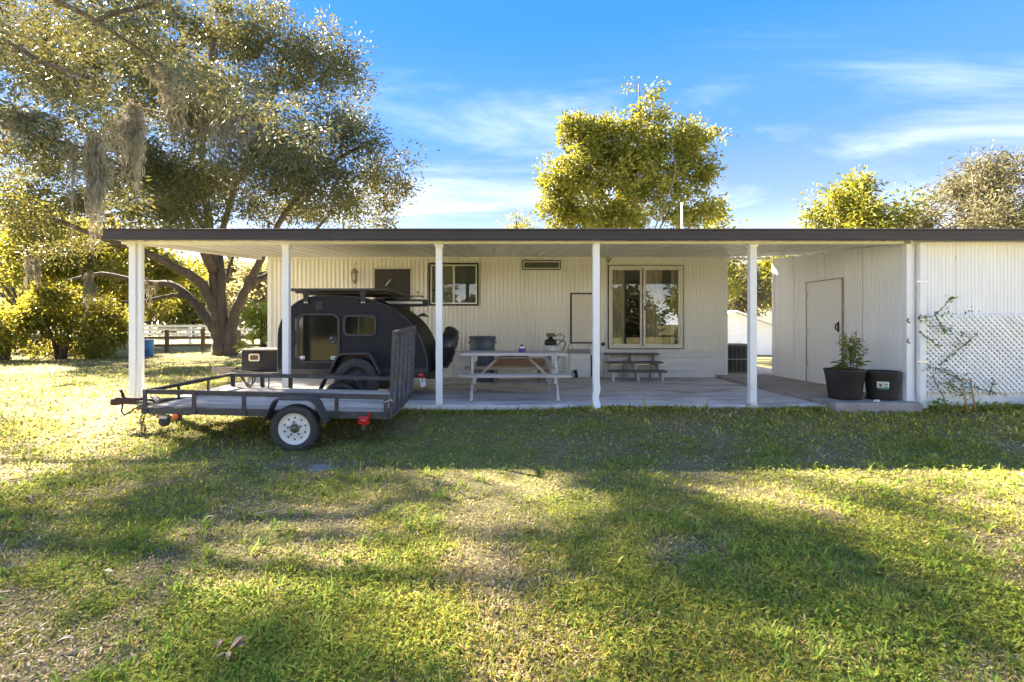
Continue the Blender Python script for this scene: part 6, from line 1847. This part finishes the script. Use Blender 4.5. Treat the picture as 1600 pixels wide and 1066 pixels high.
    # green weeds along the shed front
    n = 2600
    xx = g.uniform(5.85, 9.6, n); yy = 6.98 - np.abs(g.normal(size=n)) * 0.12
    dens = vnoise(xx, yy * 0, 0.35, 41)
    k = g.random(n) < np.clip(dens * 1.6 - 0.2, 0.1, 1); xx, yy, dens = xx[k], yy[k], dens[k]; n = len(xx)
    pos = np.stack([xx, yy, gz(xx, yy) + g.random(n) ** 1.5 * (0.05 + 0.17 * dens)], 1)
    d = rand_unit(n, g) + np.array([0, -0.3, 0.1]); nrm = rand_unit(n, g) * 0.6 + np.array([0, -0.4, 1])
    v, t = leaf_arrays(pos, d, nrm, g.uniform(0.03, 0.085, n), g.uniform(0.016, 0.04, n))
    o = link('weeds', fast_mesh('weeds', v, t, 'lime_leaf'))
    tag(o, 'bright green weeds growing along the foot of the lattice', 'weeds', kind='stuff')
lawn()

# bare patch in the lawn
vs = [(0, 0, 0.006)]; n = 22
for k in range(n):
    a = 2 * math.pi * k / n
    r_ = 1 + 0.16 * math.sin(3 * a + 1) + 0.1 * math.sin(7 * a)
    vs.append((0.20 * r_ * math.cos(a), 0.12 * r_ * math.sin(a), -0.004))
M['sand'] = mat('bare_sand', (0.30, 0.27, 0.25), 0.95, c2=(0.18, 0.155, 0.14), vscale=14, bump=0.5, bscale=60)
o = MB().add(vs, [(0, 1 + k, 1 + (k + 1) % n) for k in range(n)], True).build('bare_path_patch', 'sand')
o.location = (-1.64, 4.88, gz1(-1.64, 4.88) + 0.004)
struct(o)

# fallen leaves and sticks that stand out on the lawn
def ground_pt(px, py):
    y = 3.0
    for _ in range(30):
        y = 800 * (1.24 - gz1((px - 775) / 800 * y, y)) / (py - 505)
    return Vector(((px - 775) / 800 * y, y, gz1((px - 775) / 800 * y, y)))
M['oak_brown'] = mat('dry_leaf_brown', (0.34, 0.15, 0.055), 0.6, c2=(0.46, 0.30, 0.18), vscale=30)
M['dry_grey'] = mat('dry_leaf_grey', (0.26, 0.18, 0.13), 0.7, c2=(0.36, 0.27, 0.2), vscale=30)
def big_leaf(mb, d, L, W, lift, c=(0, 0, 0)):
    d = Vector((math.cos(d), math.sin(d), 0)); s_ = Vector((-d.y, d.x, 0)); c = Vector(c)
    prof = [(0, 0.0), (0.2, 0.6), (0.45, 1.0), (0.7, 0.75), (0.9, 0.35), (1.0, 0.02)]
    vs = []
    for t_, w in prof:
        z = lift * t_ + 0.012 * math.sin(t_ * 3)
        p = c + d * L * t_ + Vector((0, 0, z))
        vs += [p - s_ * W / 2 * w + Vector((0, 0, 0.25 * W * w)), p, p + s_ * W / 2 * w + Vector((0, 0, 0.25 * W * w))]
    fs = []
    for i in range(len(prof) - 1):
        for j in range(2):
            fs.append((i * 3 + j, i * 3 + j + 1, i * 3 + j + 4, i * 3 + j + 3))
    mb.add(vs, fs, True)
p = ground_pt(357, 1030)
lf = thing('fallen_sprig', 'fallen sprig of curled orange brown leaves lying on the lawn', 'fallen leaves', p + Vector((0, 0, 0.03)))
for a, L, W, li, m_ in ((0.9, 0.075, 0.030, 0.035, 'oak_brown'), (0.15, 0.075, 0.020, 0.02, 'dry_grey'), (-1.1, 0.07, 0.022, 0.0, 'oak_brown'), (-2.0, 0.07, 0.012, 0.0, 'dry_grey'), (0.5, 0.08, 0.022, 0.03, 'oak_brown')):
    mb = MB(); big_leaf(mb, a, L, W, li); mb.build('leaf', m_, lf)
mb = MB(); big_leaf(mb, 1.2, 0.035, 0.028, 0.02, (-0.055, 0.005, 0.005)); mb.build('leaf', 'oak_brown', lf)
for i, (px, py, a, L, W, lab) in enumerate(((85, 1018, 0.3, 0.075, 0.03, 'single curled brown leaf on the grass near the bottom corner of the picture'), (157, 905, -0.2, 0.085, 0.03, 'pinkish brown curled leaf on the grass in a dark patch below the sunlit strip'), (318, 820, 0.4, 0.075, 0.028, 'small dry leaf on the grass below the jack wheel'))):
    mb = MB(); big_leaf(mb, a, L, W, 0.012)
    o = mb.build('fallen_leaf', 'dry_grey'); o.location = ground_pt(px, py) + Vector((0, 0, 0.032))
    tag(o, lab, 'fallen leaf', 'fallen leaves on the lawn')
for px, py, pts, lab in ((48, 785, [(-0.1, 0.07, 0.0), (0, 0, 0.02), (0.08, -0.06, 0.0)], 'pale forked twig lying on the grass towards the frame edge'), (420, 810, [(-0.1, -0.02, 0.01), (0.02, 0.01, 0.025), (0.12, 0.14, 0.03)], 'grey twig lying on the grass in front of the trailer wheel')):
    mb = MB().tube(pts, [0.007, 0.006, 0.003], 6).tube([pts[1], (pts[1][0] + 0.03, pts[1][1] + 0.05, 0.03)], [0.005, 0.002], 5)
    o = mb.build('twig', 'dry_grey'); o.location = ground_pt(px, py) + Vector((0, 0, 0.025))
    tag(o, lab, 'twig', 'twigs on the lawn')
